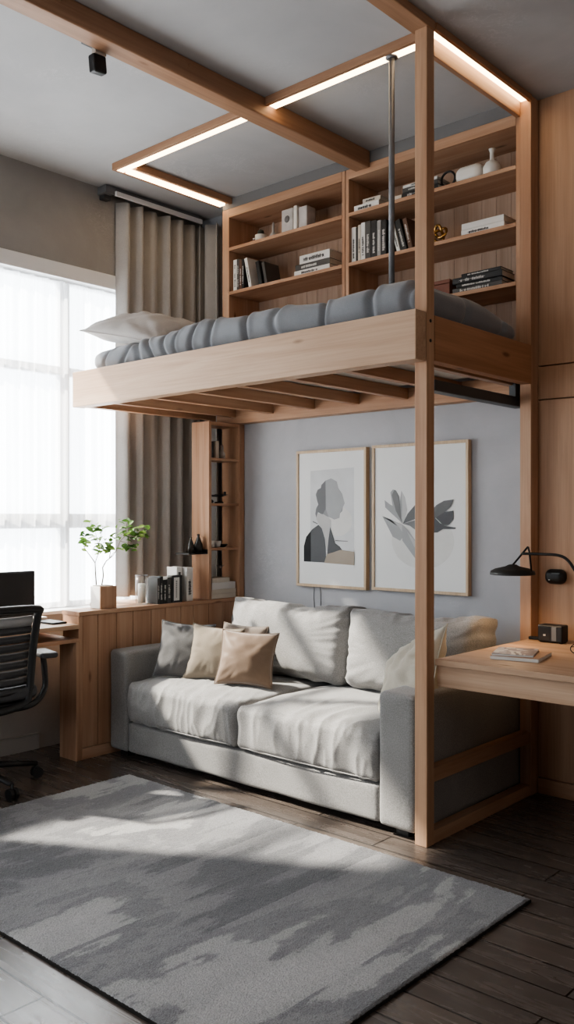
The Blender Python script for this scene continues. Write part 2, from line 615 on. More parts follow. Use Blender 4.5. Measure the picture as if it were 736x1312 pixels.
def window(name, W, mull, trans):
    y0, y1, z0, z1 = W
    xf0, xf1 = XL - 0.175, XL - 0.115
    b = B()
    b.box(xf0, xf1, y0, y1, z0, z0 + 0.055); b.box(xf0, xf1, y0, y1, z1 - 0.075, z1)
    b.box(xf0, xf1, y0, y0 + 0.06, z0 + 0.055, z1 - 0.075); b.box(xf0, xf1, y1 - 0.06, y1, z0 + 0.055, z1 - 0.075)
    f = struct(b.build(name, WFRAME))
    for ym in mull:
        b = B(); b.box(xf0 + 0.003, xf1 - 0.003, ym - 0.032, ym + 0.032, z0 + 0.055, z1 - 0.075)
        b.build('mullion', WFRAME, f)
    for zt, h in trans:
        edges = [y0 + 0.06] + [m for m in mull] + [y1 - 0.06]
        for k in range(len(edges) - 1):
            a = edges[k] + (0.032 if k > 0 else 0)
            c = edges[k + 1] - (0.032 if k < len(edges) - 2 else 0)
            b = B(); b.box(xf0 + 0.006, xf1 - 0.006, a, c, zt - h / 2, zt + h / 2)
            b.build('transom', WFRAME, f)
    b = B(); b.box(xf0 + 0.028, xf0 + 0.032, y0 + 0.05, y1 - 0.05, z0 + 0.05, z1 - 0.07, bev=0)
    b.build('glass_pane', GLASS, f)
    return f


window('window_1', W1, [2.07, 3.03], [(2.16, 0.05), (1.275, 0.085)])
window('window_2', W2, [-0.9], [(2.16, 0.05), (1.275, 0.085)])
# white lintel board and reveal lining of the window in view
b = B()
b.box(XL - 0.02, XL + 0.008, W1[0], 3.40, 2.672, 2.757, bev=0.003)
struct(b.build('trim_1', WHITE))
b = B()
b.box(XL - 0.115, XL + 0.02, W1[0], 3.30, W1[2] - 0.0, W1[2] + 0.02, bev=0.003)
struct(b.build('trim_2', WHITE))
b = B(); b.box(XL, XL + 0.014, YF, 2.775, 0, 0.085, bev=0.003); b.box(XL, XL + 0.018, YF, 2.775, 0.085, 0.092, bev=0.002)
struct(b.build('baseboard_left', LEFTWALL))

# sheer curtain in the window recess
def sheet(y0, y1, z0, z1, xf, ny, nz, name, mat, thick=0.0):
    bm = bmesh.new()
    rows = []
    for j in range(nz + 1):
        z = z0 + (z1 - z0) * j / nz
        rows.append([bm.verts.new((xf(y0 + (y1 - y0) * i / ny, (z - z0) / (z1 - z0)), y0 + (y1 - y0) * i / ny, z)) for i in range(ny + 1)])
    for j in range(nz):
        for i in range(ny):
            f = bm.faces.new([rows[j][i], rows[j][i + 1], rows[j + 1][i + 1], rows[j + 1][i]])
            f.smooth = True
    q = B(); q.bm.free(); q.bm = bm
    return q


def sheer_x(y, t):
    return XL - 0.068 + 0.016 * math.sin(y * 55 + 1.6 * math.sin(y * 9)) + 0.006 * math.sin(y * 131 + t * 2)


s = thing('sheer_curtain', 'white sheer voile curtain hanging across the bright window', 'curtain', (XL - 0.068, 2.1, 0.775))
sheet(W1[0] + 0.01, 3.56, 0.775, 2.67, sheer_x, 420, 6, 's', SHEER).build('voile', SHEER, s, recalc=False)
b = B(); b.tube([(XL - 0.068, W1[0] + 0.01, 2.69), (XL - 0.068, 3.56, 2.69)], 0.008)
b.build('rod', WHITE, s)

# heavy taupe curtain in the corner
cur_phase = []
yy = 3.30
folds = []
while yy < 4.25:
    w = random.uniform(0.085, 0.15)
    folds.append((yy, w)); yy += w


def cur_x(y, t):
    for k, (a, w) in enumerate(folds):
        if a <= y <= a + w:
            u = (y - a) / w
            prof = 0.5 - 0.5 * math.cos(2 * PI * u)
            prof = prof ** 0.7
            amp = 0.06 + 0.012 * math.sin(k * 2.3)
            return XL + 0.012 + amp * prof + 0.005 * noise.noise((y * 6, t * 2.5, 0))
    return XL + 0.012


bm_ = bmesh.new()
LEN1 = 0.63                                    # along the window wall, then round the corner
def cur_path(sv, off):
    if sv < LEN1:
        return (XL + off, 3.30 + sv)
    k = sv - LEN1
    if k < 0.12:
        a_ = k / 0.12 * PI / 2
        return (XL + 0.076 - (0.076 - off) * math.cos(a_), 3.30 + LEN1 + (0.076 - off) * math.sin(a_))
    return (XL + 0.076 + (k - 0.12), 3.30 + LEN1 + 0.076 - off)
tot = LEN1 + 0.12 + 0.15
NS, NZ = 300, 30
rows_ = []
for j in range(NZ + 1):
    t_ = j / NZ
    rows_.append([])
    for i in range(NS + 1):
        sv = tot * i / NS
        px_, py_ = cur_path(sv, cur_x(3.30 + sv, t_) - XL)
        rows_[-1].append(bm_.verts.new((px_, py_, 0.815 + 2.382 * t_)))
for j in range(NZ):
    for i in range(NS):
        bm_.faces.new([rows_[j][i], rows_[j][i + 1], rows_[j + 1][i + 1], rows_[j + 1][i]]).smooth = True
b = B(); b.bm.free(); b.bm = bm_
c = b.build('curtain', CURT, off=(XL + 0.04, 3.6, 0.815), recalc=False)
tag(c, 'floor-length pleated taupe curtain drawn back beside the window', 'curtain')
m = c.modifiers.new('thick', 'SOLIDIFY'); m.thickness = 0.003

b = sheet(0.80, 1.18, 0.74, 3.20, lambda y, t: XL + 0.045 + 0.03 * math.sin(y * 52), 120, 10, 'c', CURT)  # added panel out of view, narrows the sun reaching rug and floor
c = b.build('curtain', CURT, off=(XL + 0.04, 1.0, 0.74), recalc=False)
tag(c, 'added unseen taupe curtain panel blocking sun at the near end of the window, behind the desk', 'curtain')
r = thing('curtain_rail', 'grey and white curtain track on the ceiling above the taupe curtain', 'curtain rail', (XL + 0.06, 3.6, 3.22))
b = B(); b.box(XL + 0.085, XL + 0.102, 3.24, 3.93, 3.205, 3.232); b.build('track', WHITE, r)
b = B(); b.box(XL + 0.02, XL + 0.084, 3.24, 3.93, 3.236, 3.258); b.build('pelmet', RAILGREY, r)
b = B(); b.box(XL + 0.002, XL + 0.086, 3.175, 3.239, 3.214, 3.258); b.build('end_bracket', RAILGREY, r)
b = B(); b.box(XL + 0.002, XL + 0.05, 3.19, 3.239, 3.188, 3.2135); b.build('end_bracket', DARKSTEEL, r)

# plaster soffit above the bookcases
b = B()
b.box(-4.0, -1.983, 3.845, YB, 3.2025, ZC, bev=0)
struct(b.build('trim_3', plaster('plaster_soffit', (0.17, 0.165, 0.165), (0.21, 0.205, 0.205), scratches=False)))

# timber panelled wall to the right of the bed
YP = 3.91
b = B()
xs = [-1.922, -1.60, -1.28, -0.96, -0.64, -0.32, 0.0]
for z0, z1 in ((0.075, 1.846), (1.852, 2.004), (2.010, ZC)):
    for k in range(6):
        b.box(xs[k], xs[k + 1] - 0.0006, YP, YP + 0.025, z0, z1, bev=0.0012, seg=1)
b.box(-1.922, 0.0, YP + 0.024, YB, 0, ZC, bev=0)
b.box(-1.979, -1.9215, YP, YB, 0, ZC, bev=0)
struct(b.build('wall_alcove', wood('alder_panel', 'Z', (0.51, 0.325, 0.213), (0.40, 0.235, 0.145))))
b = B(); b.box(-1.92, 0.0, YP - 0.012, YP + 0.02, 0, 0.072)
struct(b.build('baseboard_alcove', WX))

# ------------------------------------------------------------------ ceiling beam and light frame
b = B(); b.box(-2.955, -2.86, -1.75, 3.842, 3.172, ZC - 0.0005, bev=0.006)
# bolt heads on the side
for y in (1.9, 2.55, 3.1, 3.6):
    b.lathe([(0, 0), (0.008, 0), (0.008, 0.004), (0, 0.004)], (-2.861, y, 3.235), 12, 0, axis='X')
tag(b.build('ceiling_beam', BEAM_Y, off=(-2.9, 3.0, 3.172)), 'thick square wooden beam running across the ceiling to the bookcases', 'beam')

fr = thing('ceiling_light_frame', 'wooden ceiling frame with glowing warm light strips above the loft bed', 'ceiling light', (-2.95, 3.4, 3.22))
for x0, x1 in ((-4.03, -2.957), (-2.858, -1.985)):
    b = B(); b.box(x0, x1, 3.02, 3.04, 3.225, ZC - 0.0005); b.box(x0, x1, 3.04, 3.10, 3.238, ZC - 0.0005)
    b.build('front_bar', BEAM_X, fr)
    b = B(); b.box(x0 + 0.008, x1 - 0.03, 3.041, 3.085, 3.226, 3.238, bev=0.001); b.build('light_strip', LED, fr)
b = B(); b.box(-4.03, -4.012, 3.04, 3.84, 3.225, ZC - 0.0005); b.box(-4.012, -3.93, 3.101, 3.84, 3.238, ZC - 0.0005); b.box(-3.93, -3.912, 3.101, 3.84, 3.225, ZC - 0.0005)
b.build('side_bar', BEAM_Y, fr)
b = B(); b.box(-4.011, -3.965, 3.10, 3.83, 3.226, 3.238, bev=0.001); b.build('light_strip', LED, fr)
# right side: thin outer rim, deep inner board, strip between them
b = B(); b.box(-1.936, -1.918, 3.02, 3.835, 3.234, ZC - 0.0005); b.box(-2.0, -1.936, 3.101, 3.835, 3.255, ZC - 0.0005)
b.build('side_bar', BEAM_Y, fr)
b = B(); b.box(-2.0, -1.978, 3.02, 3.835, 3.178, 3.255); b.build('inner_board', WY, fr)
b = B(); b.box(-1.972, -1.937, 3.05, 3.83, 3.243, 3.255, bev=0.001); b.build('light_strip', LED, fr)

b = B(); b.box(-2.0, -1.918, 0.2, 3.012, 3.225, ZC - 0.0005, bev=0.004)
for y in (2.2, 2.75):
    b.lathe([(0, 0), (0.008, 0), (0.008, 0.004), (0, 0.004)], (-2.003, y, 3.245), 12, 0, axis='X')
tag(b.build('ceiling_beam', BEAM_Y, off=(-1.96, 2.0, 3.225)), 'narrower wooden ceiling beam ending at the top of the tall bed post', 'beam')

sp = thing('ceiling_spotlight', 'small black spotlight hanging from the thick ceiling beam', 'spotlight', (-2.975, 2.16, 3.2))
b = B(); b.box(-2.99, -2.9555, 2.09, 2.15, 3.19, 3.225); b.build('mount', BLACK, sp)
b = B(); b.box(-2.982, -2.957, 2.135, 2.19, 3.165, 3.192, bev=0.003); b.build('bracket', simple('spot_bracket', (0.55, 0.48, 0.42), 0.5), sp)
b = B(); b.box(-3.0, -2.96, 2.13, 2.195, 3.095, 3.166, bev=0.008, rot=(0.1, 0, 0)); b.build('lamp_head', BLACK, sp, smooth=False)

# ------------------------------------------------------------------ loft bed
bed = thing('loft_bed', 'wooden loft bed raised on tall posts above the grey sofa', 'bed', (-3.07, 3.45, 0))
b = B(); b.box(-4.21, -1.928, 2.885, 2.957, 1.91, 2.105, bev=0.003); b.build('front_rail', PALE_X, bed)
b = B(); b.box(-4.21, -4.165, 2.957, 3.985, 1.915, 2.10); b.build('side_rail', WY, bed)
b = B(); b.box(-1.972, -1.921, 3.011, 3.836, 1.918, 2.098)
b.build('side_rail', wood('alder_red_y', 'Y', (0.46, 0.25, 0.145), (0.34, 0.17, 0.092)), bed)
b = B(); b.box(-4.165, -1.98, 3.94, 4.015, 1.885, 1.985); b.build('rear_rail', WX, bed)
b = B(); b.box(-1.981, -1.924, 2.957, 3.011, 0, ZC - 0.001, bev=0.003); fp = b.build('post', wood('post_wood', 'Z', (0.53, 0.335, 0.215), (0.40, 0.225, 0.135)), bed)
for z in (2.072, 1.994):
    b = B(); b.lathe([(0, 0), (0.007, 0), (0.007, 0.003), (0, 0.003)], (-1.9245, 2.982, z), 12, axis='X'); b.build('bolt', BLACK, fp)
b = B(); b.box(-1.981, -1.924, 3.836, 3.909, 0, ZC - 0.001, bev=0.003); b.build('post', WZ, bed)
for k in range(7):
    x = -4.0 + k * 0.325
    b = B(); b.box(x - 0.02, x + 0.02, 2.957, 3.94, 1.925, 1.982); b.build('slat', WY, bed)
b = B(); b.box(-2.06, -2.005, 3.14, 3.94, 1.822, 1.868, bev=0.003); b.box(-2.05, -2.015, 3.86, 3.92, 1.868, 1.95)
b.build('steel_channel', DARKSTEEL, bed)
b = B(); b.box(-1.976, -1.928, 3.011, 3.836, 0.0, 0.052); b.build('lower_rail', WY, bed)
b = B(); b.box(-1.976, -1.928, 3.011, 3.836, 0.245, 0.3); b.build('lower_rail', WY, bed)

b = B(); b.tube([(-2.165, 3.06, 2.262), (-2.165, 3.06, 3.2255)], 0.0125, 16)
b.lathe([(0, 0), (0.026, 0), (0.026, 0.006), (0, 0.006)], (-2.165, 3.06, 3.2195), 20)
tag(b.build('steel_pole', STEEL, off=(-2.165, 3.06, 2.26)), 'thin grey metal pole rising from bed edge to ceiling light', 'pole')

# rounded, wrinkled soft box
def softbox(cx, cy, cz, hx, hy, hz, r, n, disp=None):
    """box grid centred at c with half sizes h; n = (nx,ny,nz); disp(p_local_uvw, normal, co)->vec"""
    bm = bmesh.new()
    vmap = {}
    def vert(i, j, k):
        key = (i, j, k)
        if key in vmap:
            return vmap[key]
        u, v, w = (2 * i / n[0] - 1, 2 * j / n[1] - 1, 2 * k / n[2] - 1)
        p = Vector((u * hx, v * hy, w * hz))
        core = Vector((max(-hx + r, min(hx - r, p.x)), max(-hy + r, min(hy - r, p.y)), max(-hz + r, min(hz - r, p.z))))
        d = p - core
        if d.length > 1e-9:
            nn = d.normalized()
            q = core + nn * min(r, d.length if sum(abs(t) > 1e-9 for t in d) == 1 else r)
        else:
            q = p; nn = Vector((0, 0, 1))
        if disp:
            q = q + disp(u, v, w, nn, q)
        vmap[key] = bm.verts.new((q.x + cx, q.y + cy, q.z + cz))
        return vmap[key]
    def quad(a, b_, c, d):
        f = bm.faces.new((a, b_, c, d)); f.smooth = True
    nx, ny, nz = n
    for i in range(nx):
        for j in range(ny):
            for k in (0, nz):
                quad(vert(i, j, k), vert(i + 1, j, k), vert(i + 1, j + 1, k), vert(i, j + 1, k))
    for i in range(nx):
        for k in range(nz):
            for j in (0, ny):
                quad(vert(i, j, k), vert(i + 1, j, k), vert(i + 1, j, k + 1), vert(i, j, k + 1))
    for j in range(ny):
        for k in range(nz):
            for i in (0, nx):
                quad(vert(i, j, k), vert(i, j + 1, k), vert(i, j + 1, k + 1), vert(i, j, k + 1))
    q = B(); q.bm.free(); q.bm = bm
    return q


b = softbox(-3.07, 3.445, 2.045, 1.09, 0.47, 0.06, 0.03, (30, 16, 6))
tag(b.build('mattress', MATTR, off=(-3.07, 3.445, 1.985)), 'cream mattress seen between the slats of the loft bed', 'mattress')

grooves = []
gx = -4.16
while gx < -1.98:
    grooves.append((gx, random.uniform(0.012, 0.022), random.uniform(0.018, 0.034), random.uniform(-0.5, 0.9)))
    gx += random.uniform(0.095, 0.155) if gx < -3.3 else random.uniform(0.17, 0.30)
side_gr = [(3.36, 0.012, 0.022, 0.3), (3.68, 0.012, 0.02, 0.2)]


def duvet_disp(u, v, w, nn, q):
    x, y, z = q.x - 3.07, q.y + 3.40, q.z + 2.185
    d = Vector((0, 0, 0))
    # top falls towards the back and the left end
    topw = (w + 1) / 2
    d.z -= topw * (0.06 * max(0, v) ** 1.5 + 0.045 * max(0, -u - 0.2))
    d.z += topw * 0.03 * noise.noise((x * 2.6, y * 2.0, 3.1))
    front = max(0.0, 1 - (y - 2.965) / 0.33)
    if front > 0:
        g = 0
        puff = 0
        for (c, wd, dp, sl) in grooves:
            t = (x - c - sl * (z - 2.18) * 0.55 - 0.02 * math.sin(z * 22 + c * 9)) / wd
            if abs(t) < 5:
                g += dp * math.exp(-t * t)
                puff += 0.006 * math.exp(-((t - 2.0) ** 2))
        k = front ** 0.6
        d.y += (g - puff) * k * (0.9 if nn.y < -0.3 else 0.25)
        d.z -= (g - puff * 1.2) * k * 0.75 * max(0, nn.z)
        d.y -= 0.012 * k * max(0, -nn.y) * noise.noise((x * 5, z * 6, 0.3))
    right = max(0.0, 1 - (-1.957 - x) / 0.25)
    if right > 0:
        for (c, wd, dp, sl) in side_gr:
            t = (y - c - sl * (z - 2.18) * 0.5) / wd
            if abs(t) < 4:
                d.x -= dp * math.exp(-t * t) * right * max(0, nn.x)
                d.z -= dp * math.exp(-t * t) * right * max(0, nn.z) * 0.8
    return d


b = softbox(-3.07, 3.40, 2.185, 1.092, 0.43, 0.079, 0.07, (300, 60, 14), duvet_disp)
tag(b.build('duvet', DUVET, off=(-3.07, 3.40, 2.106)), 'rumpled grey duvet spread over the loft bed', 'duvet')


def pillow_bm(w, h, t, n=28, seed=0, pinch=0.10, wr=0.006, power=0.5):
    """pillow standing in local XZ, thickness along Y, centred at origin"""
    bm = bmesh.new()
    rows = {}
    for side in (1, -1):
        for i in range(n + 1):
            for j in range(n + 1):
                u, v = 2 * i / n - 1, 2 * j / n - 1
                edge = i in (0, n) or j in (0, n)
                if edge and side == -1:
                    rows[(side, i, j)] = rows[(1, i, j)]
                    continue
                x = w / 2 * u * (1 - pinch * (1 - v * v))
                z = h / 2 * v * (1 - pinch * (1 - u * u))
                k = max(0.0, (1 - u * u) * (1 - v * v))
                y = t / 2 * k ** power
                if not edge:
                    ang = math.atan2(v, u)
                    rad = max(abs(u), abs(v))
                    y += wr * 2.6 * (rad ** 1.5) * (0.3 - abs(noise.noise((ang * 3.2 + seed, rad * 1.5, seed + side)))) * k ** 0.25
                    y += wr * 1.3 * noise.noise((u * 2.4 + seed, v * 2.4, side * 3.0)) * k ** 0.3
                rows[(side, i, j)] = bm.verts.new((x, -side * y, z))
    for side in (1, -1):
        for i in range(n):
            for j in range(n):
                vs = [rows[(side, i, j)], rows[(side, i + 1, j)], rows[(side, i + 1, j + 1)], rows[(side, i, j + 1)]]
                if len(set(vs)) < 3:
                    continue
                f = bm.faces.new(vs if side == 1 else vs[::-1]); f.smooth = True
    q = B(); q.bm.free(); q.bm = bm
    return q


def pillow(name, label, mat, w, h, t, loc, rot, seed=0, cat='pillow', group=None, piping=True, **kw):
    q = pillow_bm(w, h, t, seed=seed, **kw)
    o = q.build(name, mat, recalc=False)
    M = Euler(rot, 'XYZ').to_matrix().to_4x4()
    o.rotation_euler = rot
    o.location = loc
    tag(o, label, cat, group)
    if piping:
        n = 28
        pts = []
        pinch = kw.get('pinch', 0.10)
        seq = [(2 * i / n - 1, -1) for i in range(n)] + [(1, 2 * j / n - 1) for j in range(n)] + [(1 - 2 * i / n, 1) for i in range(n)] + [(-1, 1 - 2 * j / n) for j in range(n)]
        for u, v in seq:
            pts.append((w / 2 * u * (1 - pinch * (1 - v * v)), 0, h / 2 * v * (1 - pinch * (1 - u * u))))
        e = B(); e.tube(pts, 0.0032, 6, closed=True)
        p = e.build('seam', mat)
        p.parent = o
    return o


pillow('bed_pillow', 'grey-white pillow lying at the window end of the loft bed', BEDPILLOW, 0.58, 0.42, 0.15,
       (-3.97, 3.19, 2.362), (math.radians(-68), math.radians(13), math.radians(10)), 5, pinch=0.09, wr=0.014)

# ------------------------------------------------------------------ bookcases above the bed
def bookcase(name, label, x0, x1, shelves, loc):
    t = thing(name, label, 'bookcase', loc, 'bookcases above the bed')
    y0, y1 = 3.842, YN - 0.002
    for s_, xx in ((0, x0), (1, x1)):
        w = 0.058 if (s_ == 0 and x0 < -3.5) else 0.022
        b = B()
        b.box(xx, xx + w, y0, y1, 2.115, 3.2) if s_ == 0 else b.box(xx - 0.022, xx, y0, y1, 2.115, 3.2)
        b.build('side_panel', WZ, t)
    xa = x0 + (0.058 if x0 < -3.5 else 0.022); xb = x1 - 0.022
    b = B(); b.box(xa, xb, y0 - 0.002, y1 - 0.012, 3.147, 3.2); b.build('top_panel', WX, t)
    b = B(); b.box(xa, xb, y0, y1 - 0.012, 2.115, 2.135); b.build('bottom_panel', WX, t)
    for z in shelves:
        b = B(); b.box(xa, xb, y0 - 0.001, y1 - 0.012, z - 0.02, z); b.build('shelf', WX, t)
    b = B()
    n = max(4, int((xb - xa) / 0.078)); st = (xb - xa) / n
    for k in range(n):
        b.box(xa + k * st, xa + (k + 1) * st - 0.0008, y1 - 0.012, y1, 2.115, 3.2, bev=0.001, seg=1)
    b.build('back_panel', BACKP, t)
    return t


S1, S2, S3 = 2.962, 2.69, 2.412
bookcase('bookcase', 'left wooden bookcase above the bed, next to the curtain', -4.0, -3.03, (S1, S2, S3), (-3.5, 3.93, 2.115))
bookcase('bookcase', 'right wooden bookcase above the bed, next to the tall rear post', -3.026, -1.982, (S1, S2, S3), (-2.5, 3.93, 2.115))


# ------------------------------------------------------------------ books
def book(label, col, t, d, h, loc, rz=0.0, lean=0.0, flat=False, group=None, ink=None, name='book', marks=True):
    """t thickness, d depth (spine to fore-edge), h height. Upright: t along X, spine at -Y.
       flat: t along Z, h along X, spine at -Y. loc = middle of the spine side at the base"""
    r_ = thing(name, label, 'book', (0, 0, 0), group)
    c = 0.0022
    def bx(q, a0, a1, y0, y1, h0, h1, bev=0.0008, mi=0):
        if flat:
            q.box(h0 - h / 2, h1 - h / 2, y0, y1, a0 + t / 2, a1 + t / 2, bev=bev, mi=mi, seg=1)
        else:
            q.box(a0, a1, y0, y1, h0, h1, bev=bev, mi=mi, seg=1)
    q = B()
    bx(q, -t / 2, -t / 2 + c, 0, d, 0, h); bx(q, t / 2 - c, t / 2, 0, d, 0, h); bx(q, -t / 2 + c, t / 2 - c, 0, c, 0, h)
    cv = q.build('cover', BK[col], r_)
    q = B(); bx(q, -t / 2 + c, t / 2 - c, c, d - 0.004, 0.003, h - 0.003, 0)
    q.build('page_block', PAGES, r_)
    if marks and t > 0.012:
        q = B()
        im = INK_L if col in ('black', 'dark', 'brown', 'grey') else INK_D
        rr = random.Random(hash(label) % 9999)
        rr = random.Random(len(label) * 31 + int(h * 1000))
        a = h * rr.uniform(0.12, 0.22)
        end = h * rr.uniform(0.62, 0.85)
        hw = t * rr.uniform(0.16, 0.26)
        bx(q, -hw * 0.12, hw * 0.12, -0.0004, 0.0003, a, end, 0)
        while a < end:
            l = rr.uniform(0.003, 0.008)
            if rr.random() < 0.85:
                bx(q, -hw, hw * rr.uniform(0.3, 1.0), -0.0004, 0.0003, a, a + l, 0)
            a += l + rr.uniform(0.0015, 0.003)
        q.build('spine_print', im, cv)
    r_.location = loc
    r_.rotation_euler = (0, lean, rz)
    return r_


G1 = 'books standing on the left bookcase'
YS = 3.862
# left bookcase, second shelf: upright group
x = -3.925
for col, t, h, lab in (('white', 0.030, 0.195, 'white book standing first from the left on the left bookcase'),
                       ('dark', 0.020, 0.196, 'dark thin book second from left on the left bookcase'),
                       ('brown', 0.022, 0.19, 'brown book third from left on the left bookcase'),
                       ('black', 0.018, 0.186, 'black book just before the leaning white one, left bookcase')):
    book(lab, col, t, 0.125, h, (x + t / 2, YS, S2), group=G1); x += t + 0.001
book('thin white book leaning left against the dark books, left bookcase', 'white', 0.024, 0.125, 0.19, (-3.778, YS, S2 + 0.003), lean=-0.22, group=G1)
# big leaning black book
book('large black picture book leaning beside the white one, left bookcase', 'black', 0.028, 0.135, 0.155, (-3.700, YS + 0.012, S2 + 0.004), rz=0.0, lean=-0.22, group=G1, marks=False)
book('black book at the right end of the leaning row, left bookcase', 'dark', 0.022, 0.13, 0.145, (-3.664, YS + 0.02, S2 + 0.003), lean=-0.20, group=G1, marks=False)
G2 = 'books lying flat on the left bookcase'
book('white book lying at the bottom of the stack, left bookcase', 'white', 0.031, 0.13, 0.265, (-3.288, YS, S2), flat=True, group=G2)
book('charcoal book lying in the middle of the white stack, left bookcase', 'dark', 0.033, 0.125, 0.258, (-3.284, YS, S2 + 0.0315), flat=True, group=G2)
book('white book with dark spine band lying topmost, left bookcase', 'white', 0.048, 0.12, 0.225, (-3.268, YS, S2 + 0.065), flat=True, group=G2)

# left bookcase, top shelf
mug = thing('mug', 'small white mug holding a dark cactus, top shelf of left bookcase', 'mug', (-3.735, 3.91, S1))
b = B(); b.lathe([(0, 0), (0.026, 0), (0.034, 0.01), (0.036, 0.048), (0.032, 0.048), (0.03, 0.012), (0, 0.008)], (-3.735, 3.91, S1), 24); b.build('cup', CERAM, mug)
b = B(); b.tube([(-3.77, 3.905, S1 + 0.038), (-3.79, 3.90, S1 + 0.036), (-3.793, 3.90, S1 + 0.022), (-3.772, 3.905, S1 + 0.014)], 0.0045, 8); b.build('handle', CERAM, mug)
b = B(); b.lathe([(0, 0.0), (0.016, 0.0), (0.022, 0.02), (0.018, 0.045), (0, 0.055)], (-3.735, 3.91, S1 + 0.03), 14)
tag(b.build('cactus', simple('cactus_dark', (0.04, 0.045, 0.035), 0.8), off=(-3.735, 3.91, S1 + 0.03)), 'dark round cactus growing in the small white mug', 'plant')
b = B()
b.lathe([(0, 0), (0.024, 0), (0.028, 0.015), (0.018, 0.034), (0.008, 0.045), (0.006, 0.10), (0, 0.108)], (-3.632, 3.91, S1), 18)
tag(b.build('bud_vase', STONE, off=(-3.632, 3.91, S1)), 'slim grey bud vase between mug and stone blocks, left bookcase', 'vase')
b = B(); b.box(-3.60, -3.55, 3.93, 3.985, S1, S1 + 0.10, bev=0.004)
tag(b.build('photo_block', simple('block_brown', (0.33, 0.20, 0.13), 0.6), off=(-3.575, 3.955, S1)), 'brownish upright block behind the slim bud vase', 'block')
# pale stone bookends with round hollow
be = thing('bookend', 'pale stone bookend with oval hollow, left of the pair', 'bookend', (-3.482, 3.92, S1), 'stone bookends on the left bookcase')
b = B(); b.box(-3.527, -3.437, 3.868, 3.96, S1, S1 + 0.14, bev=0.005); ob = b.build('body', STONE, be)
b = B(); b.lathe([(0, 0), (0.016, 0), (0.02, 0.003), (0.014, 0.004), (0, 0.0042)], (-3.482, 3.864, S1 + 0.08), 20, axis='Y'); o2 = b.build('hollow', simple('hollow_dark', (0.16, 0.15, 0.145), 0.8), ob)
be2 = thing('bookend', 'plain pale bookend standing right of the hollowed one', 'bookend', (-3.39, 3.93, S1), 'stone bookends on the left bookcase')
b = B(); b.box(-3.43, -3.405, 3.865, 3.96, S1, S1 + 0.145, bev=0.004); b.build('plate', CERAM, be2)
b = B(); b.box(-3.405, -3.34, 3.88, 3.96, S1, S1 + 0.135, bev=0.006); b.build('block', STONE, be2)
# lying book glimpsed on the lowest shelf
book('brown book lying low behind the duvet, left bookcase', 'cream', 0.028, 0.13, 0.2, (-3.36, YS, S3), flat=True, group=G2, marks=False)

# right bookcase, top shelf
G3 = 'books lying on the top shelf of the right bookcase'
book('white book lying left on the right bookcase top shelf, bottom of two', 'white', 0.036, 0.12, 0.168, (-2.9, YS, S1), flat=True, group=G3)
book('pale grey book lying on a white one, right bookcase top shelf', 'cream', 0.024, 0.11, 0.115, (-2.868, YS + 0.004, S1 + 0.037), flat=True, rz=0.05, group=G3)
book('small cream booklet lying beside the pole, right bookcase top shelf', 'cream', 0.026, 0.10, 0.07, (-2.705, YS, S1), flat=True, group=G3, marks=False)
book('black book lying under the striped ones, right bookcase top shelf', 'black', 0.03, 0.13, 0.22, (-2.556, YS, S1), flat=True, group=G3)
book('dark book lying in the middle, right bookcase top shelf', 'dark', 0.022, 0.13, 0.215, (-2.556, YS, S1 + 0.031), flat=True, group=G3)
book('white thin book lying topmost of the dark pile by post', 'white', 0.014, 0.13, 0.21, (-2.556, YS, S1 + 0.054), flat=True, group=G3)
b = B(); b.box(-2.445, -2.37, 3.87, 3.96, S1, S1 + 0.012, bev=0.003, rot=(0, 0, 0)); b.tube([(-2.455 + 0.045 + 0.04 * math.cos(a), 3.9, S1 + 0.05 + 0.038 * math.sin(a)) for a in [2 * PI * k / 24 for k in range(24)]], 0.006, 8, closed=True)
tag(b.build('ring_sculpture', BLACKMETAL, off=(-2.41, 3.91, S1)), 'black ring sculpture just right of the tall front post', 'sculpture')
v = thing('stone_vase', 'squat cream ceramic vase beside the bottle vase', 'vase', (-2.292, 3.93, S1))
b = softbox(-2.292, 3.925, S1 + 0.046, 0.076, 0.05, 0.0455, 0.04, (20, 14, 14))
b.build('body', CERAM, v)
b = B(); b.lathe([(0.018, 0), (0.02, 0.004), (0.014, 0.006), (0.0, 0.002)], (-2.292, 3.925, S1 + 0.088), 20); b.build('mouth', STONE, v)
b = B(); b.lathe([(0, 0), (0.033, 0), (0.043, 0.012), (0.043, 0.045), (0.03, 0.068), (0.011, 0.08), (0.010, 0.115), (0.017, 0.135), (0.012, 0.135), (0.006, 0.10), (0, 0.09)], (-2.162, 3.90, S1), 28)
tag(b.build('bottle_vase', CERAM, off=(-2.162, 3.90, S1)), 'cream bottle vase with flared neck, right end of top shelf', 'vase')

# right bookcase, middle shelf
G4 = 'books standing on the right bookcase'
x = -3.001
for col, t, h, lab in (('white', 0.030, 0.195, 'white book with dark lettering, first on right bookcase'),
                       ('black', 0.012, 0.19, 'thin black book second on the right bookcase'),
                       ('cream', 0.020, 0.20, 'narrow cream book third on the right bookcase'),
                       ('white', 0.028, 0.207, 'tall white book fourth on the right bookcase'),
                       ('dark', 0.036, 0.207, 'charcoal book right of the tall white one'),
                       ('black', 0.040, 0.203, 'thick black book in the middle of the row, right bookcase'),
                       ('grey', 0.026, 0.196, 'grey book left of the metal pole, right bookcase'),
                       ('black', 0.034, 0.19, 'black book behind the metal pole, right bookcase')):
    book(lab, col, t, 0.13, h, (x + t / 2, YS, S2), group=G4); x += t + 0.001
book('white book leaning right of the metal pole, right bookcase', 'white', 0.022, 0.13, 0.165, (-2.688, YS, S2 + 0.003), lean=-0.28, group=G4)
book('black book leaning behind the leaning white one, right bookcase', 'black', 0.034, 0.135, 0.175, (-2.655, YS + 0.006, S2 + 0.005), lean=-0.28, group=G4)
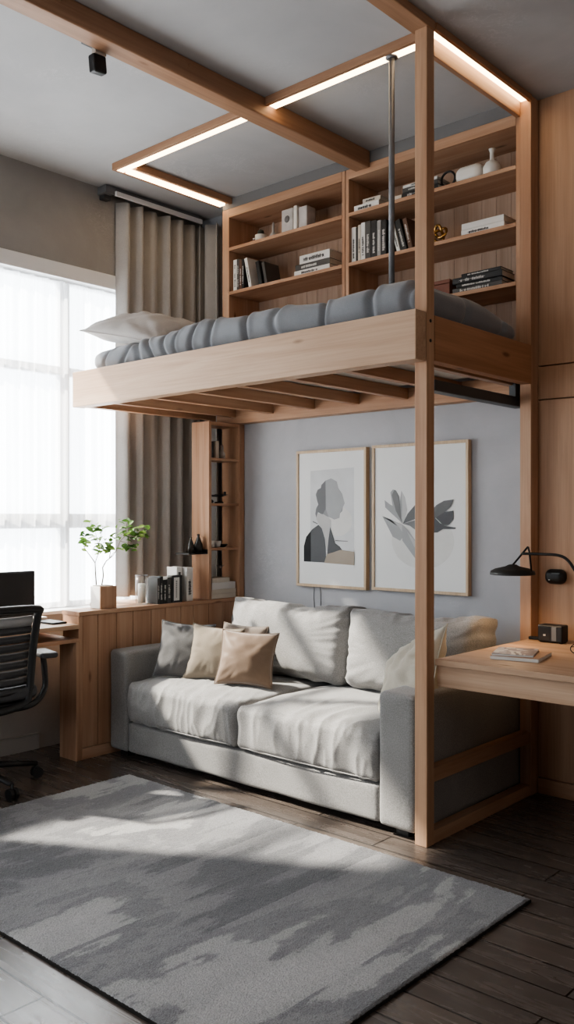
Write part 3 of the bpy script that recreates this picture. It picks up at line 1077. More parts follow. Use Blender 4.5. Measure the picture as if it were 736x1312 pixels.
book('brown book leaning last, close to the front post, right bookcase', 'brown', 0.026, 0.13, 0.17, (-2.613, YS, S2 + 0.004), lean=-0.24, group=G4)
gd = thing('brass_figure', 'aged brass knot figure beside the front post, right bookcase', 'figurine', (-2.46, 3.9, S2))
b = B(); b.lathe([(0, 0), (0.032, 0), (0.03, 0.01), (0, 0.012)], (-2.465, 3.90, S2), 20); b.build('base', BLACKMETAL, gd)
b = B()
pts = []
for k in range(60):
    a = 2 * PI * k / 60
    rr_ = 0.028 + 0.012 * math.cos(3 * a)
    pts.append((-2.462 + rr_ * math.cos(2 * a) * 1.0, 3.90 + 0.014 * math.sin(3 * a), S2 + 0.058 + rr_ * math.sin(2 * a) * 1.1))
b.tube(pts, 0.0075, 8, closed=True); b.build('knot', GOLD, gd)
G5 = 'white books lying on the right bookcase'
book('white book lying at the bottom of a pair, right bookcase', 'white', 0.03, 0.135, 0.235, (-2.194, YS, S2), flat=True, group=G5)
book('white book lying on top of its pair, right bookcase', 'white', 0.031, 0.13, 0.232, (-2.194, YS, S2 + 0.0305), flat=True, group=G5, marks=False)
# right bookcase, third shelf
rb = thing('wooden_box', 'small reddish wooden box behind the mattress corner', 'box', (-2.44, 3.93, S3))
b = B(); b.box(-2.51, -2.385, 3.872, 3.985, S3, S3 + 0.066); b.build('body', REDWOOD, rb)
b = B(); b.box(-2.513, -2.382, 3.869, 3.988, S3 + 0.0665, S3 + 0.085); b.build('lid', REDWOOD, rb)
G6 = 'dark books lying on the lowest shelf of the right bookcase'
book('grey-black book lying at the bottom of the dark pile', 'dark', 0.026, 0.135, 0.275, (-2.225, YS, S3), flat=True, group=G6)
book('black book with pale lettering lying second in the dark pile', 'black', 0.020, 0.13, 0.25, (-2.215, YS + 0.003, S3 + 0.0265), flat=True, rz=0.03, group=G6)
book('black book with bold lettering lying third in the dark pile', 'black', 0.030, 0.13, 0.275, (-2.225, YS, S3 + 0.047), flat=True, group=G6)
book('thin black book lying topmost on the dark pile', 'black', 0.016, 0.125, 0.22, (-2.205, YS + 0.004, S3 + 0.0775), flat=True, rz=-0.02, group=G6)

# ------------------------------------------------------------------ partition cabinet with ledge
cab = thing('partition_cabinet', 'low wooden partition with vertical boards between desk and sofa', 'cabinet', (-4.06, 3.4, 0))
PF = -3.992
b = B()
y = 2.80
k = 0
while y < 4.0:
    w = [0.10, 0.125, 0.115, 0.13, 0.105, 0.12][k % 6]
    y2 = min(4.015, y + w)
    b.box(PF - 0.02, PF, y, y2 - 0.003, 0.062, 0.77, bev=0.002, seg=1)
    y = y2; k += 1
b.box(PF - 0.024, PF - 0.012, 2.80, 4.015, 0.0, 0.77, bev=0)
b.build('front_boards', WZ, cab)
b = B(); b.box(PF - 0.02, PF + 0.002, 2.80, 4.015, 0, 0.06); b.build('plinth', WY, cab)
b = B(); b.box(-4.14, PF + 0.001, 2.775, 2.799, 0, 0.77); b.build('end_panel', WZ, cab)
b = B(); b.box(-4.14, -4.118, 2.8, 4.015, 0, 0.77); b.build('back_panel', WZ, cab)
b = B(); b.box(-4.145, PF + 0.008, 2.772, 4.017, 0.771, 0.793)
b.box(XL + 0.004, -4.145, 3.12, 4.017, 0.771, 0.793, bev=0.001); b.build('ledge', WY, cab)
ZL = 0.7935

# shelf tower on the ledge
tw = thing('shelf_tower', 'narrow wooden shelf tower standing on the partition ledge in corner', 'shelf', (-4.06, 3.86, ZL))
b = B(); b.box(-4.136, -3.98, 3.709, 3.731, ZL, 1.884); b.build('side_panel', WZ, tw)
b = B(); b.box(-4.136, -3.98, 3.968, 4.016, ZL, 1.884); b.build('side_panel', WZ, tw)
b = B(); b.box(-4.134, -3.983, 3.731, 3.968, 1.862, 1.884); b.build('top_panel', WY, tw)
for z in (1.662, 1.384, 1.108):
    b = B(); b.box(-4.134, -3.983, 3.731, 3.968, z - 0.016, z); b.build('shelf', WY, tw)
G7 = 'cream books stacked in the shelf tower'
for (y0, y1, z0, t, lab) in ((3.745, 3.955, ZL, 0.029, 'cream book lowest of the stack in the shelf tower'),
                             (3.745, 3.955, ZL + 0.0295, 0.027, 'cream book second from bottom, shelf tower'),
                             (3.748, 3.95, ZL + 0.057, 0.042, 'thick white book third from bottom, shelf tower'),
                             (3.752, 3.90, ZL + 0.0995, 0.028, 'small cream book topmost in the shelf tower')):
    o = book(lab, 'cream' if 'cream' in lab else 'white', t, 0.11, y1 - y0, (-3.995, (y0 + y1) / 2, z0), flat=True, rz=PI / 2, group=G7, marks=False)
book('dark book standing in the top bay of the shelf tower', 'black', 0.02, 0.1, 0.10, (-4.0, 3.755, 1.663), rz=PI / 2, group='books in the top bay of the tower', marks=False)
book('cream book standing in the top bay of the shelf tower', 'cream', 0.028, 0.1, 0.105, (-4.0, 3.798, 1.663), rz=PI / 2, group='books in the top bay of the tower', marks=False)
b = B(); b.lathe([(0, 0), (0.02, 0), (0.022, 0.03), (0.012, 0.05), (0.009, 0.085), (0.0, 0.085)], (-4.04, 3.875, 1.663), 18)
tag(b.build('bottle', STONE, off=(-4.04, 3.875, 1.663)), 'small grey bottle in the top bay of the shelf tower', 'bottle')
mp = thing('model_plane', 'small dark model plane on a stand in the shelf tower', 'model', (-4.05, 3.86, 1.385))
b = B(); b.lathe([(0, 0), (0.03, 0), (0.028, 0.008), (0, 0.01)], (-4.05, 3.86, 1.385), 18); b.tube([(-4.05, 3.86, 1.39), (-4.05, 3.86, 1.43)], 0.003, 6); b.build('stand', BLACKMETAL, mp)
b = B(); b.tube([(-4.05, 3.80, 1.428), (-4.05, 3.83, 1.432), (-4.05, 3.88, 1.434), (-4.05, 3.92, 1.436)], [0.004, 0.009, 0.008, 0.003], 10); b.build('fuselage', DARKSTEEL, mp)
b = B(); b.box(-4.11, -3.99, 3.84, 3.868, 1.434, 1.438, bev=0.001); b.box(-4.07, -4.03, 3.905, 3.92, 1.437, 1.44, bev=0.001); b.box(-4.052, -4.048, 3.9, 3.92, 1.438, 1.458, bev=0.001); b.build('wing', DARKSTEEL, mp)
b = B(); b.lathe([(0, 0), (0.035, 0), (0.04, 0.012), (0.03, 0.022), (0, 0.024)], (-4.06, 3.77, 1.385), 18)
tag(b.build('dark_dish', BLACK, off=(-4.06, 3.77, 1.385)), 'low black dish beside the model plane in shelf tower', 'dish')
b = B(); b.lathe([(0, 0), (0.018, 0), (0.021, 0.043), (0.018, 0.043), (0.016, 0.004), (0, 0.003)], (-4.03, 3.775, 1.109), 20)
tag(b.build('small_cup', CERAM, off=(-4.03, 3.775, 1.109)), 'tiny white cup, left one in the shelf tower', 'cup', 'cups in the shelf tower')
b = B(); b.lathe([(0, 0), (0.014, 0), (0.024, 0.04), (0.021, 0.04), (0.012, 0.004), (0, 0.003)], (-4.03, 3.83, 1.109), 20)
tag(b.build('small_cup', CERAM, off=(-4.03, 3.83, 1.109)), 'tiny white flared cup, right one in the shelf tower', 'cup', 'cups in the shelf tower')
b = B(); b.lathe([(0, 0), (0.02, 0), (0.038, 0.018), (0.034, 0.018), (0.016, 0.004), (0, 0.003)], (-4.06, 3.895, 1.109), 20)
tag(b.build('shallow_bowl', BLACK, off=(-4.06, 3.895, 1.109)), 'shallow dark bowl beside the tiny cups in shelf tower', 'bowl')
gs = thing('cocktail_glass', 'thin clear stemmed glass on the cream books, shelf tower', 'glass', (-4.05, 3.87, ZL + 0.128))
b = B(); b.lathe([(0, 0), (0.02, 0), (0.02, 0.002), (0.002, 0.004), (0.002, 0.05), (0.028, 0.075), (0.027, 0.075), (0.0, 0.052)], (-4.05, 3.87, ZL + 0.1278), 20); b.build('glass_body', GLASS, gs)

# little bracket shelf with cones
ws = thing('bracket_shelf', 'tiny black shelf fixed to the side of the shelf tower', 'shelf', (-4.05, 3.64, 1.075))
b = B(); b.box(-4.115, -3.99, 3.555, 3.708, 1.072, 1.080, bev=0.001); b.build('plate', BLACKMETAL, ws)
b = B(); b.box(-4.115, -3.99, 3.702, 3.708, 1.080, 1.10, bev=0.001); b.build('bracket', BLACKMETAL, ws)
b = B(); b.lathe([(0, 0), (0.026, 0), (0.020, 0.05), (0.006, 0.085), (0.009, 0.095), (0, 0.097)], (-4.035, 3.61, 1.0805), 20)
tag(b.build('black_carafe', simple('dark_glaze', (0.03, 0.026, 0.022), 0.2), off=(-4.035, 3.61, 1.0805)), 'black conical carafe, left one on the tiny black shelf', 'carafe', 'carafes on the tiny shelf')
b = B(); b.lathe([(0, 0), (0.032, 0), (0.026, 0.05), (0.007, 0.10), (0.010, 0.112), (0, 0.114)], (-4.035, 3.672, 1.0805), 20)
tag(b.build('black_carafe', simple('dark_glaze_b', (0.03, 0.026, 0.022), 0.2), off=(-4.035, 3.672, 1.0805)), 'taller black conical carafe, right one on the tiny black shelf', 'carafe', 'carafes on the tiny shelf')

# ledge objects
pot = thing('plant_pot', 'square wooden plant pot on the ledge, sides coloured white for window light', 'plant pot', (-4.06, 2.985, ZL))
b = B(); b.box(-4.108, -4.022, 2.932, 3.038, ZL, ZL + 0.122, bev=0.003); b.build('body', CERAM, pot)  # white colour on the sides stands in for window light washing them out
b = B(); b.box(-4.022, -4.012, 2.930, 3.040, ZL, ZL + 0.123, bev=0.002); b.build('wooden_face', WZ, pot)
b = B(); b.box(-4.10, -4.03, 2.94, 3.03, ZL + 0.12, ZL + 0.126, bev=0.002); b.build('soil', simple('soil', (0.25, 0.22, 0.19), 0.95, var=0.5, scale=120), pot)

pl = thing('branch_plant', 'leafy green branches growing from the square wooden pot', 'plant', (-4.06, 2.985, ZL + 0.123))
RV = Vector((0.743, 0.669, 0)); FV = Vector((-0.669, 0.743, 0))
P0 = Vector((-4.06, 2.985, 0))
K = 0.00440
def pp(px, py, d=0.0):
    q = P0 + RV * ((px - 131) * K) + FV * d
    return Vector((q.x, q.y, ZL + (779 - py) * K))
stems = [[(129, 750, 0), (131, 738, 0), (130, 728, 0), (134, 720, .01), (138, 717, .01), (139, 708, .02), (138, 700, .02), (139, 690, .02)],
         [(122, 750, 0), (121, 735, 0), (121, 722, -.01), (116, 714, -.02), (110, 706, -.02), (107, 700, -.02)],
         [(121, 722, -.01), (124, 712, .0), (124, 700, .01), (121, 686, .01), (117, 674, .0)],
         [(124, 700, .01), (127, 688, .02), (129, 676, .02)],
         [(138, 717, .01), (142, 713, .03), (147, 704, .04), (150, 695, .05), (157, 688, .05), (166, 684, .05), (176, 686, .05), (184, 684, .05)],
         [(150, 695, .05), (156, 697, .07), (162, 700, .07)],
         [(157, 688, .05), (158, 678, .04), (160, 670, .03)],
         [(138, 717, .01), (144, 709, .0), (148, 707, -.01)]]
b = B()
for st in stems:
    pts = [pp(*p) for p in st]
    n = len(pts)
    r0 = 0.004 if st[0][1] == 750 else 0.0022
    b.tube(pts, [r0 * (1 - 0.6 * i / (n - 1)) for i in range(n)], 7)
b.build('stem', STEM, pl)
b = B()
clusters = [(117, 674, 5, 14), (129, 675, 3, 9), (111, 683, 3, 10), (122, 688, 6, 15), (107, 696, 4, 10), (110, 703, 2, 8), (125, 698, 5, 12), (124, 708, 4, 9), (136, 705, 5, 10), (138, 694, 4, 10),
            (146, 690, 4, 8), (156, 676, 8, 16), (160, 684, 9, 16), (168, 687, 7, 14), (158, 701, 5, 12), (166, 705, 6, 12), (181, 689, 5, 9), (184, 680, 3, 9), (170, 682, 5, 10)]
lr = random.Random(11)
for cx_, cy_, n_, sp_ in clusters:
    for k in range(n_ + 2):
        c = pp(cx_ + lr.uniform(-sp_, sp_) * 0.62, cy_ + lr.uniform(-sp_, sp_) * 0.55, lr.uniform(-0.035, 0.045))
        L = lr.uniform(0.032, 0.058); W = L * lr.uniform(0.45, 0.65)
        M = Euler((lr.uniform(-1.0, 1.0), lr.uniform(-0.6, 0.6), lr.uniform(0, 6.28))).to_matrix()
        prof = [(-0.5, 0.0), (-0.25, 0.38), (0.05, 0.5), (0.3, 0.34), (0.5, 0.0)]
        vs = []
        for (a, w_) in prof:
            row = []
            for sgn in ((0,) if w_ == 0 else (-1, 0, 1)):
                row.append(b.bm.verts.new(c + M @ Vector((a * L, sgn * w_ * W, abs(sgn) * 0.18 * W - 0.25 * L * a * a))))
            vs.append(row)
        for r1, r2 in zip(vs, vs[1:]):
            if len(r1) == 1:
                for q in range(2): f = b.bm.faces.new((r1[0], r2[q + 1], r2[q])); f.smooth = True
            elif len(r2) == 1:
                for q in range(2): f = b.bm.faces.new((r1[q], r1[q + 1], r2[0])); f.smooth = True
            else:
                for q in range(2): f = b.bm.faces.new((r1[q], r1[q + 1], r2[q + 1], r2[q])); f.smooth = True
def leaf_mat():
    m, nt, bs = new_mat('leaf')
    v_ = coords(nt, (1, 1, 1))
    n_ = nd(nt, 'ShaderNodeTexNoise', Scale=16.0, Detail=2.0)
    nt.links.new(v_, n_.inputs['Vector'])
    r_ = ramp(nt, n_.outputs['Fac'], [(0.32, (0.04, 0.10, 0.02)), (0.5, (0.10, 0.20, 0.04)), (0.7, (0.27, 0.37, 0.10))])
    nt.links.new(r_.outputs['Color'], bs.inputs['Base Color'])
    bs.inputs['Roughness'].default_value = 0.5
    tl = nd(nt, 'ShaderNodeBsdfTranslucent')
    nt.links.new(r_.outputs['Color'], tl.inputs['Color'])
    mx = nt.nodes.new('ShaderNodeMixShader'); mx.inputs[0].default_value = 0.35
    nt.links.new(bs.outputs[0], mx.inputs[1]); nt.links.new(tl.outputs[0], mx.inputs[2])
    nt.links.new(mx.outputs[0], nt.nodes['Material Output'].inputs['Surface'])
    return m
b.build('foliage', leaf_mat(), pl, recalc=False)

hl = thing('candle_holder', 'clear glass cylinder candle holder on the ledge right of plant', 'candle holder', (-4.08, 3.27, ZL))
b = B(); b.lathe([(0, 0), (0.037, 0), (0.037, 0.165), (0.034, 0.165), (0.034, 0.008), (0, 0.008)], (-4.08, 3.27, ZL), 32); b.build('glass_cylinder', GLASS, hl)
b = B(); b.tube([(-4.08 + 0.0365 * math.cos(a), 3.27 + 0.0365 * math.sin(a), ZL + 0.166) for a in [2 * PI * k / 32 for k in range(32)]], 0.002, 6, closed=True); b.build('rim', STEEL, hl)
b = B(); b.lathe([(0, 0), (0.022, 0), (0.022, 0.105), (0.02, 0.11), (0, 0.11)], (-4.08, 3.27, ZL + 0.0085), 24); b.tube([(-4.08, 3.27, ZL + 0.115), (-4.08, 3.27, ZL + 0.128)], 0.0012, 6)
tag(b.build('candle', CERAM, off=(-4.08, 3.27, ZL + 0.0085)), 'white pillar candle inside the clear glass cylinder', 'candle')
G8 = 'books standing on the partition ledge'
y = 3.322
for col, t, h, lab in (('dark', 0.018, 0.15, 'charcoal book nearest the glass candle holder on the ledge'),
                       ('black', 0.022, 0.158, 'tall black book second after the candle on the ledge'),
                       ('black', 0.03, 0.14, 'short thick black book in the ledge row'),
                       ('dark', 0.03, 0.152, 'dark grey book just before the white ones, ledge')):
    book(lab, col, t, 0.10, h, (-4.0, y + t / 2, ZL), rz=PI / 2, group=G8); y += t + 0.0015
book('large white book standing at the back end of the ledge row', 'white', 0.050, 0.10, 0.20, (-4.015, 3.585, ZL), rz=PI / 2, group=G8)
book('tall white book between dark books and the large white one', 'white', 0.046, 0.09, 0.205, (-4.045, 3.53, ZL), rz=PI / 2, group=G8)
bb = thing('framed_card', 'small upright black-edged card box before the tall white books', 'frame', (-4.0, 3.5, ZL))
b = B(); b.box(-4.04, -3.998, 3.43, 3.51, ZL, ZL + 0.16, bev=0.002); b.build('body', BLACK, bb)
b = B(); b.box(-3.9985, -3.9955, 3.444, 3.486, ZL + 0.012, ZL + 0.148, bev=0.0005)
for k in range(9):
    b.box(-3.9958, -3.9952, 3.458, 3.458 + 0.014 * (0.5 + 0.5 * abs(math.sin(k * 3.1))), ZL + 0.03 + k * 0.0115, ZL + 0.036 + k * 0.0115, bev=0, mi=1)
b.build('card', [BK['white'], INK_D], bb)

# ------------------------------------------------------------------ left desk, monitor, chair
dk = thing('window_desk', 'long wooden desk with open slot shelf under the window', 'desk', (-4.17, 1.9, 0))
b = B(); b.box(XL + 0.016, -3.98, 0.95, 2.772, 0.703, 0.727); b.build('desktop', PALE_Y, dk)
b = B(); b.box(XL + 0.02, -3.985, 0.955, 2.772, 0.632, 0.652); b.build('slot_shelf', WY, dk)
b = B(); b.box(XL + 0.02, XL + 0.035, 0.955, 2.772, 0.652, 0.703); b.build('back_strip', WY, dk)
b = B(); b.box(XL + 0.02, -3.985, 0.93, 0.954, 0, 0.727); b.build('side_panel', WZ, dk)
b = B(); b.box(-4.14, -3.985, 2.755, 2.7715, 0, 0.631); b.build('side_panel', WZ, dk)

mo = thing('monitor', 'dark flat computer monitor on the window desk', 'monitor', (-4.24, 2.36, 0.728))
b = B(); b.box(-4.235, -4.205, 1.82, 2.645, 0.765, 1.01, bev=0.006); b.build('casing', DARKGREY, mo)  # near end widened out of view to keep low sun off the rug
b = B(); b.box(-4.2052, -4.2035, 1.83, 2.636, 0.776, 1.001, bev=0.0005); b.build('screen', SCREEN, mo)
b = B(); b.box(-4.26, -4.236, 2.19, 2.27, 0.735, 0.9, bev=0.003); b.build('neck', DARKGREY, mo)
b = B(); b.box(-4.34, -4.16, 2.11, 2.35, 0.728, 0.736, bev=0.003); b.build('foot', DARKGREY, mo)
b = B(); b.box(-4.235, -4.07, 2.665, 2.755, 0.7275, 0.7375, bev=0.003)
o = tag(b.build('tablet', BLACK, off=(-4.15, 2.71, 0.7275)), 'thin black tablet lying on the window desk near the partition', 'tablet')
b = B()
for k in range(3):
    b.box(-4.345 + 0.004 * k, -4.245 + 0.003 * k, 2.56 + 0.006 * k, 2.75 - 0.004 * k, 0.7275 + k * 0.008, 0.735 + k * 0.008, bev=0.001)
tag(b.build('paper_pile', simple('paper_pile', (0.7, 0.66, 0.6), 0.8), off=(-4.29, 2.65, 0.7275)), 'low pile of pale papers on the window desk behind the tablet', 'paper')

def smooth_path(pts, n=8):
    """Catmull-Rom"""
    P = [Vector(p) for p in pts]
    P = [P[0] * 2 - P[1]] + P + [P[-1] * 2 - P[-2]]
    out = []
    for i in range(1, len(P) - 2):
        for k in range(n):
            t = k / n
            a, b_, c, d = P[i - 1], P[i], P[i + 1], P[i + 2]
            out.append(0.5 * ((2 * b_) + (-a + c) * t + (2 * a - 5 * b_ + 4 * c - d) * t * t + (-a + 3 * b_ - 3 * c + d) * t ** 3))
    out.append(P[-2])
    return out


ch = thing('office_chair', 'black ergonomic office chair with slatted backrest facing the window desk', 'chair', (0, 0, 0))
# local: +Y forward, +X right
b = softbox(0, 0.02, 0.46, 0.24, 0.24, 0.035, 0.03, (20, 20, 6), lambda u, v, w, n_, q: Vector((0, 0, -0.03 * max(0, v) ** 3 + 0.012 * abs(u) ** 2)))
b.build('seat', DARKGREY, ch)
b = B(); b.box(-0.2, 0.2, -0.2, 0.2, 0.40, 0.424, bev=0.01); b.box(-0.08, 0.08, -0.1, 0.1, 0.345, 0.40, bev=0.01); b.build('seat_pan', BLACK, ch)
def back_pt(u, z):
    t = (z - 0.40) / 0.47
    return Vector((u * (0.20 + 0.02 * t), -0.235 - 0.07 * t + 0.03 * math.sin(t * PI) + 0.03 * u * u, z))
loop = [back_pt(-0.8, 0.415), back_pt(0, 0.395), back_pt(0.8, 0.415), back_pt(0.97, 0.46), back_pt(1.0, 0.55), back_pt(1.0, 0.70), back_pt(1.0, 0.84), back_pt(0.95, 0.868), back_pt(0, 0.872), back_pt(-0.95, 0.868), back_pt(-1, 0.84), back_pt(-1, 0.70), back_pt(-1, 0.55), back_pt(-0.97, 0.46)]
sl = []
n_ = len(loop)
for i in range(n_):
    a, b_, c, d = loop[(i - 1) % n_], loop[i], loop[(i + 1) % n_], loop[(i + 2) % n_]
    for k in range(5):
        t = k / 5
        sl.append(0.5 * ((2 * b_) + (-a + c) * t + (2 * a - 5 * b_ + 4 * c - d) * t * t + (-a + 3 * b_ - 3 * c + d) * t ** 3))
b = B(); b.tube(sl, 0.019, 10, closed=True); b.build('backrest_frame', BLACK, ch)
for k in range(9):
    z0 = 0.468 + k * 0.041; h_ = 0.036
    if k == 8:
        z0 = 0.79; h_ = 0.05
    b = B()
    N = 14
    rows = []
    for i in range(N + 1):
        u = -0.9 + 1.8 * i / N
        sag = 0.006 * (1 - u * u)
        rows.append((b.bm.verts.new(back_pt(u, z0 - sag) + Vector((0, 0.006, 0))), b.bm.verts.new(back_pt(u, z0 + h_ * 0.5 - sag) + Vector((0, -0.004, 0))), b.bm.verts.new(back_pt(u, z0 + h_ - sag) + Vector((0, 0.006, 0)))))
    for r1, r2 in zip(rows, rows[1:]):
        for q in range(2):
            f = b.bm.faces.new((r1[q], r2[q], r2[q + 1], r1[q + 1])); f.smooth = True
    o = b.build('back_slat', MESHGREY if k == 8 else DARKGREY, ch)
    mm = o.modifiers.new('t', 'SOLIDIFY'); mm.thickness = 0.006
    if k == 8:
        o['label'] = 'light grey top slat'
for sgn in (1, -1):
    b = B(); b.tube(smooth_path([(sgn * 0.285, -0.15, 0.625), (sgn * 0.29, -0.155, 0.56), (sgn * 0.285, -0.175, 0.48), (sgn * 0.24, -0.20, 0.425), (sgn * 0.17, -0.22, 0.405), (sgn * 0.07, -0.15, 0.385)]), 0.015, 8)
    a = b.build('armrest', BLACK, ch)
    b = softbox(sgn * 0.285, -0.165, 0.64, 0.042, 0.085, 0.014, 0.012, (10, 16, 4)); b.build('arm_pad', DARKGREY, a)
b = B(); b.lathe([(0, 0.075), (0.032, 0.075), (0.03, 0.20), (0.02, 0.205), (0.02, 0.345), (0, 0.345)], (0, 0, 0), 20); b.build('gas_column', BLACK, ch)
for k in range(5):
    a = math.radians(72 * k + 4 - 77)
    dx, dy = math.cos(a), math.sin(a)
    b = B(); b.tube([(dx * 0.02, dy * 0.02, 0.10), (dx * 0.15, dy * 0.15, 0.09), (dx * 0.305, dy * 0.305, 0.07)], [0.024, 0.02, 0.014], 8, flat=0.8); lg = b.build('leg', BLACK, ch)
    b = B()
    for s_ in (-1, 1):
        cxx, cyy = dx * 0.305 - dy * 0.013 * s_, dy * 0.305 + dx * 0.013 * s_
        t_ = bmesh.new()
        bmesh.ops.create_cone(t_, cap_ends=True, segments=18, radius1=0.027, radius2=0.027, depth=0.016)
        M = Matrix.Translation((cxx, cyy, 0.0272)) @ Euler((PI / 2, 0, a + 0.0)).to_matrix().to_4x4()
        bmesh.ops.transform(t_, matrix=M, verts=t_.verts)
        b.merge(t_)
    b.tube([(dx * 0.305, dy * 0.305, 0.03), (dx * 0.305, dy * 0.305, 0.075)], 0.008, 8)
    b.build('caster', BLACK, lg)
ch.location = (-3.97, 2.165, 0.0)
ch.rotation_euler = (0, 0, math.radians(77))

# ------------------------------------------------------------------ sofa
so = thing('sofa', 'light grey two-seat linen sofa under the loft bed', 'sofa', (-3.0, 3.4, 0))
SX0, SX1, SY0, SY1 = -3.984, -1.986, 2.968, 3.868
def sb(x0, x1, y0, y1, z0, z1, r, n, disp=None):
    return softbox((x0 + x1) / 2, (y0 + y1) / 2, (z0 + z1) / 2, (x1 - x0) / 2, (y1 - y0) / 2, (z1 - z0) / 2, r, n, disp)
def soft_noise(amp, f=3.0):
    return lambda u, v, w, nn, q: nn * amp * noise.noise((q.x * f + 5, q.y * f, q.z * f))
sb(SX0, SX0 + 0.15, SY0, SY1, 0.035, 0.575, 0.022, (12, 50, 30), soft_noise(0.004)).build('armrest', SOFA, so)
sb(SX1 - 0.18, SX1, SY0 - 0.006, SY1, 0.035, 0.585, 0.022, (12, 50, 30), soft_noise(0.004)).build('armrest', SOFA, so)
AX0, AX1 = SX0 + 0.152, SX1 - 0.182
sb(AX0, AX1, SY0 + 0.008, SY1 - 0.1, 0.035, 0.195, 0.015, (60, 20, 10), soft_noise(0.004, 5)).build('base', SOFA, so)
sb(AX0, AX1, SY1 - 0.13, SY1 - 0.002, 0.197, 0.725, 0.03, (50, 12, 24), soft_noise(0.004, 4)).build('back_frame', SOFA, so)
for x in (SX0 + 0.08, SX1 - 0.09):
    for y in (SY0 + 0.07, SY1 - 0.08):
        b = B(); b.box(x - 0.03, x + 0.03, y - 0.03, y + 0.03, 0, 0.04); b.build('foot', BLACK, so)


def seat_disp(seed, x0, x1):
    def f(u, v, w, nn, q):
        d = Vector((0, 0, 0))
        top = max(0.0, w)
        d.z += top * 0.032 * (1 - u ** 4) * (1 - abs(v) ** 3)
        bulge = (1 - u ** 4) * (1 - w * w)
        if v < -0.9:
            d.y -= 0.014 * bulge
        # creases fanning from the front edge
        front = max(0.0, 1 - (v + 1) / 0.95)
        xx = q.x + seed
        a1 = noise.noise((xx * 8 + 2.2 * v * math.sin(xx * 3), v * 1.1 + w * 0.5, seed))
        a2 = noise.noise((xx * 17 + 2 * v, v * 1.6 + w * 0.8, seed + 4))
        cre = 1.1 * (0.35 - abs(a1) ** 0.8) + 0.55 * (0.3 - abs(a2) ** 0.8)
        cre *= 0.35 + 0.9 * max(0.0, 0.5 + noise.noise((xx * 2.1, seed, 2.0)))
        d += nn * 0.028 * cre * front ** 0.5 * (1 - abs(w) * 0.3 if w < 0 else 1)
        d += nn * 0.005 * noise.noise((xx * 4, q.y * 5, q.z * 4 + seed))
        return d
    return f


XM = -3.002
for k, (x0, x1) in enumerate(((AX0 + 0.002, XM - 0.003), (XM + 0.003, AX1 - 0.002))):
    sb(x0, x1, SY0 - 0.002, SY1 - 0.135, 0.197, 0.408, 0.034, (120, 64, 24), seat_disp(2.3 + k * 5.1, x0, x1)).build('seat_cushion', SOFA, so)
    b = B(); b.tube([(x0 + 0.03 + (x1 - x0 - 0.06) * i / 20, SY0 + 0.002 - 0.010 * math.sin(PI * i / 20), 0.212) for i in range(21)], 0.003, 8)
    b.build('piping', SOFA, [o_ for o_ in so.children if o_.name.startswith('seat_cushion')][-1])


def back_cushion(x0, x1, seed, lean, zb, zt):
    w, h, t = x1 - x0, zt - zb, 0.21
    n = (60, 24, 44)
    def f(u, v, w_, nn, q):
        d = Vector((0, 0, 0))
        k = (1 - u ** 4) * (1 - w_ ** 4)
        d.y += (-1 if v < 0 else 0.4) * abs(v) * 0.05 * k
        # corners pull out, top edge sags a little in the middle
        d.z += max(0, w_) * (-0.018 * (1 - u * u) + 0.02 * abs(u) ** 6)
        d.x += u * 0.018 * abs(w_) ** 5
        ang = math.atan2(w_, u)
        rad = max(abs(u), abs(w_))
        d += nn * 0.022 * rad ** 3 * (0.3 - abs(noise.noise((ang * 4.5, rad * 1.2, seed))))
        d += nn * 0.010 * noise.noise((q.x * 4 + seed, q.z * 4, seed))
        top = max(0, w_) ** 2
        d += nn * 0.03 * top * (0.25 - abs(noise.noise((q.x * 9 + 4 * q.z + seed, q.z * 3, seed + 2))) ** 0.8)
        return d
    q = softbox(0, 0, h / 2, w / 2, t / 2, h / 2, 0.06, n, f)
    M = Matrix.Translation(((x0 + x1) / 2, 3.615, zb)) @ Euler((lean, 0, 0)).to_matrix().to_4x4()
    bmesh.ops.transform(q.bm, matrix=M, verts=q.bm.verts)
    return q


back_cushion(-3.64, -2.80, 1.7, math.radians(-7), 0.435, 0.835).build('back_cushion', SOFA, so)
back_cushion(-2.79, -2.045, 8.2, math.radians(-7), 0.435, 0.830).build('back_cushion', SOFA, so)

GP = 'throw pillows on the sofa'
pillow('throw_pillow', 'dark grey throw pillow at the left sofa arm', P_GREY, 0.31, 0.31, 0.13, (-3.63, 3.20, 0.578), (math.radians(-20), math.radians(3), math.radians(28)), 1, group=GP)
pillow('throw_pillow', 'beige throw pillow between the grey and satin ones', P_CREAM, 0.30, 0.30, 0.13, (-3.455, 3.255, 0.572), (math.radians(-20), math.radians(4), math.radians(24)), 2, group=GP)
pillow('throw_pillow', 'shiny tan satin throw pillow in front of the others', P_TAN, 0.305, 0.29, 0.12, (-3.215, 3.262, 0.570), (math.radians(-22), math.radians(3), math.radians(30)), 3, group=GP)
pillow('throw_pillow', 'dark taupe pillow showing behind the satin pillow', P_BROWN, 0.28, 0.28, 0.10, (-3.40, 3.40, 0.585), (math.radians(-24), math.radians(2), math.radians(15)), 4, group=GP)
pillow('throw_pillow', 'ivory crumpled throw pillow leaning on the right sofa arm', P_IVORY, 0.41, 0.38, 0.17, (-2.205, 3.27, 0.60), (math.radians(-34), math.radians(-27), math.radians(-16)), 6, group=GP, wr=0.022)

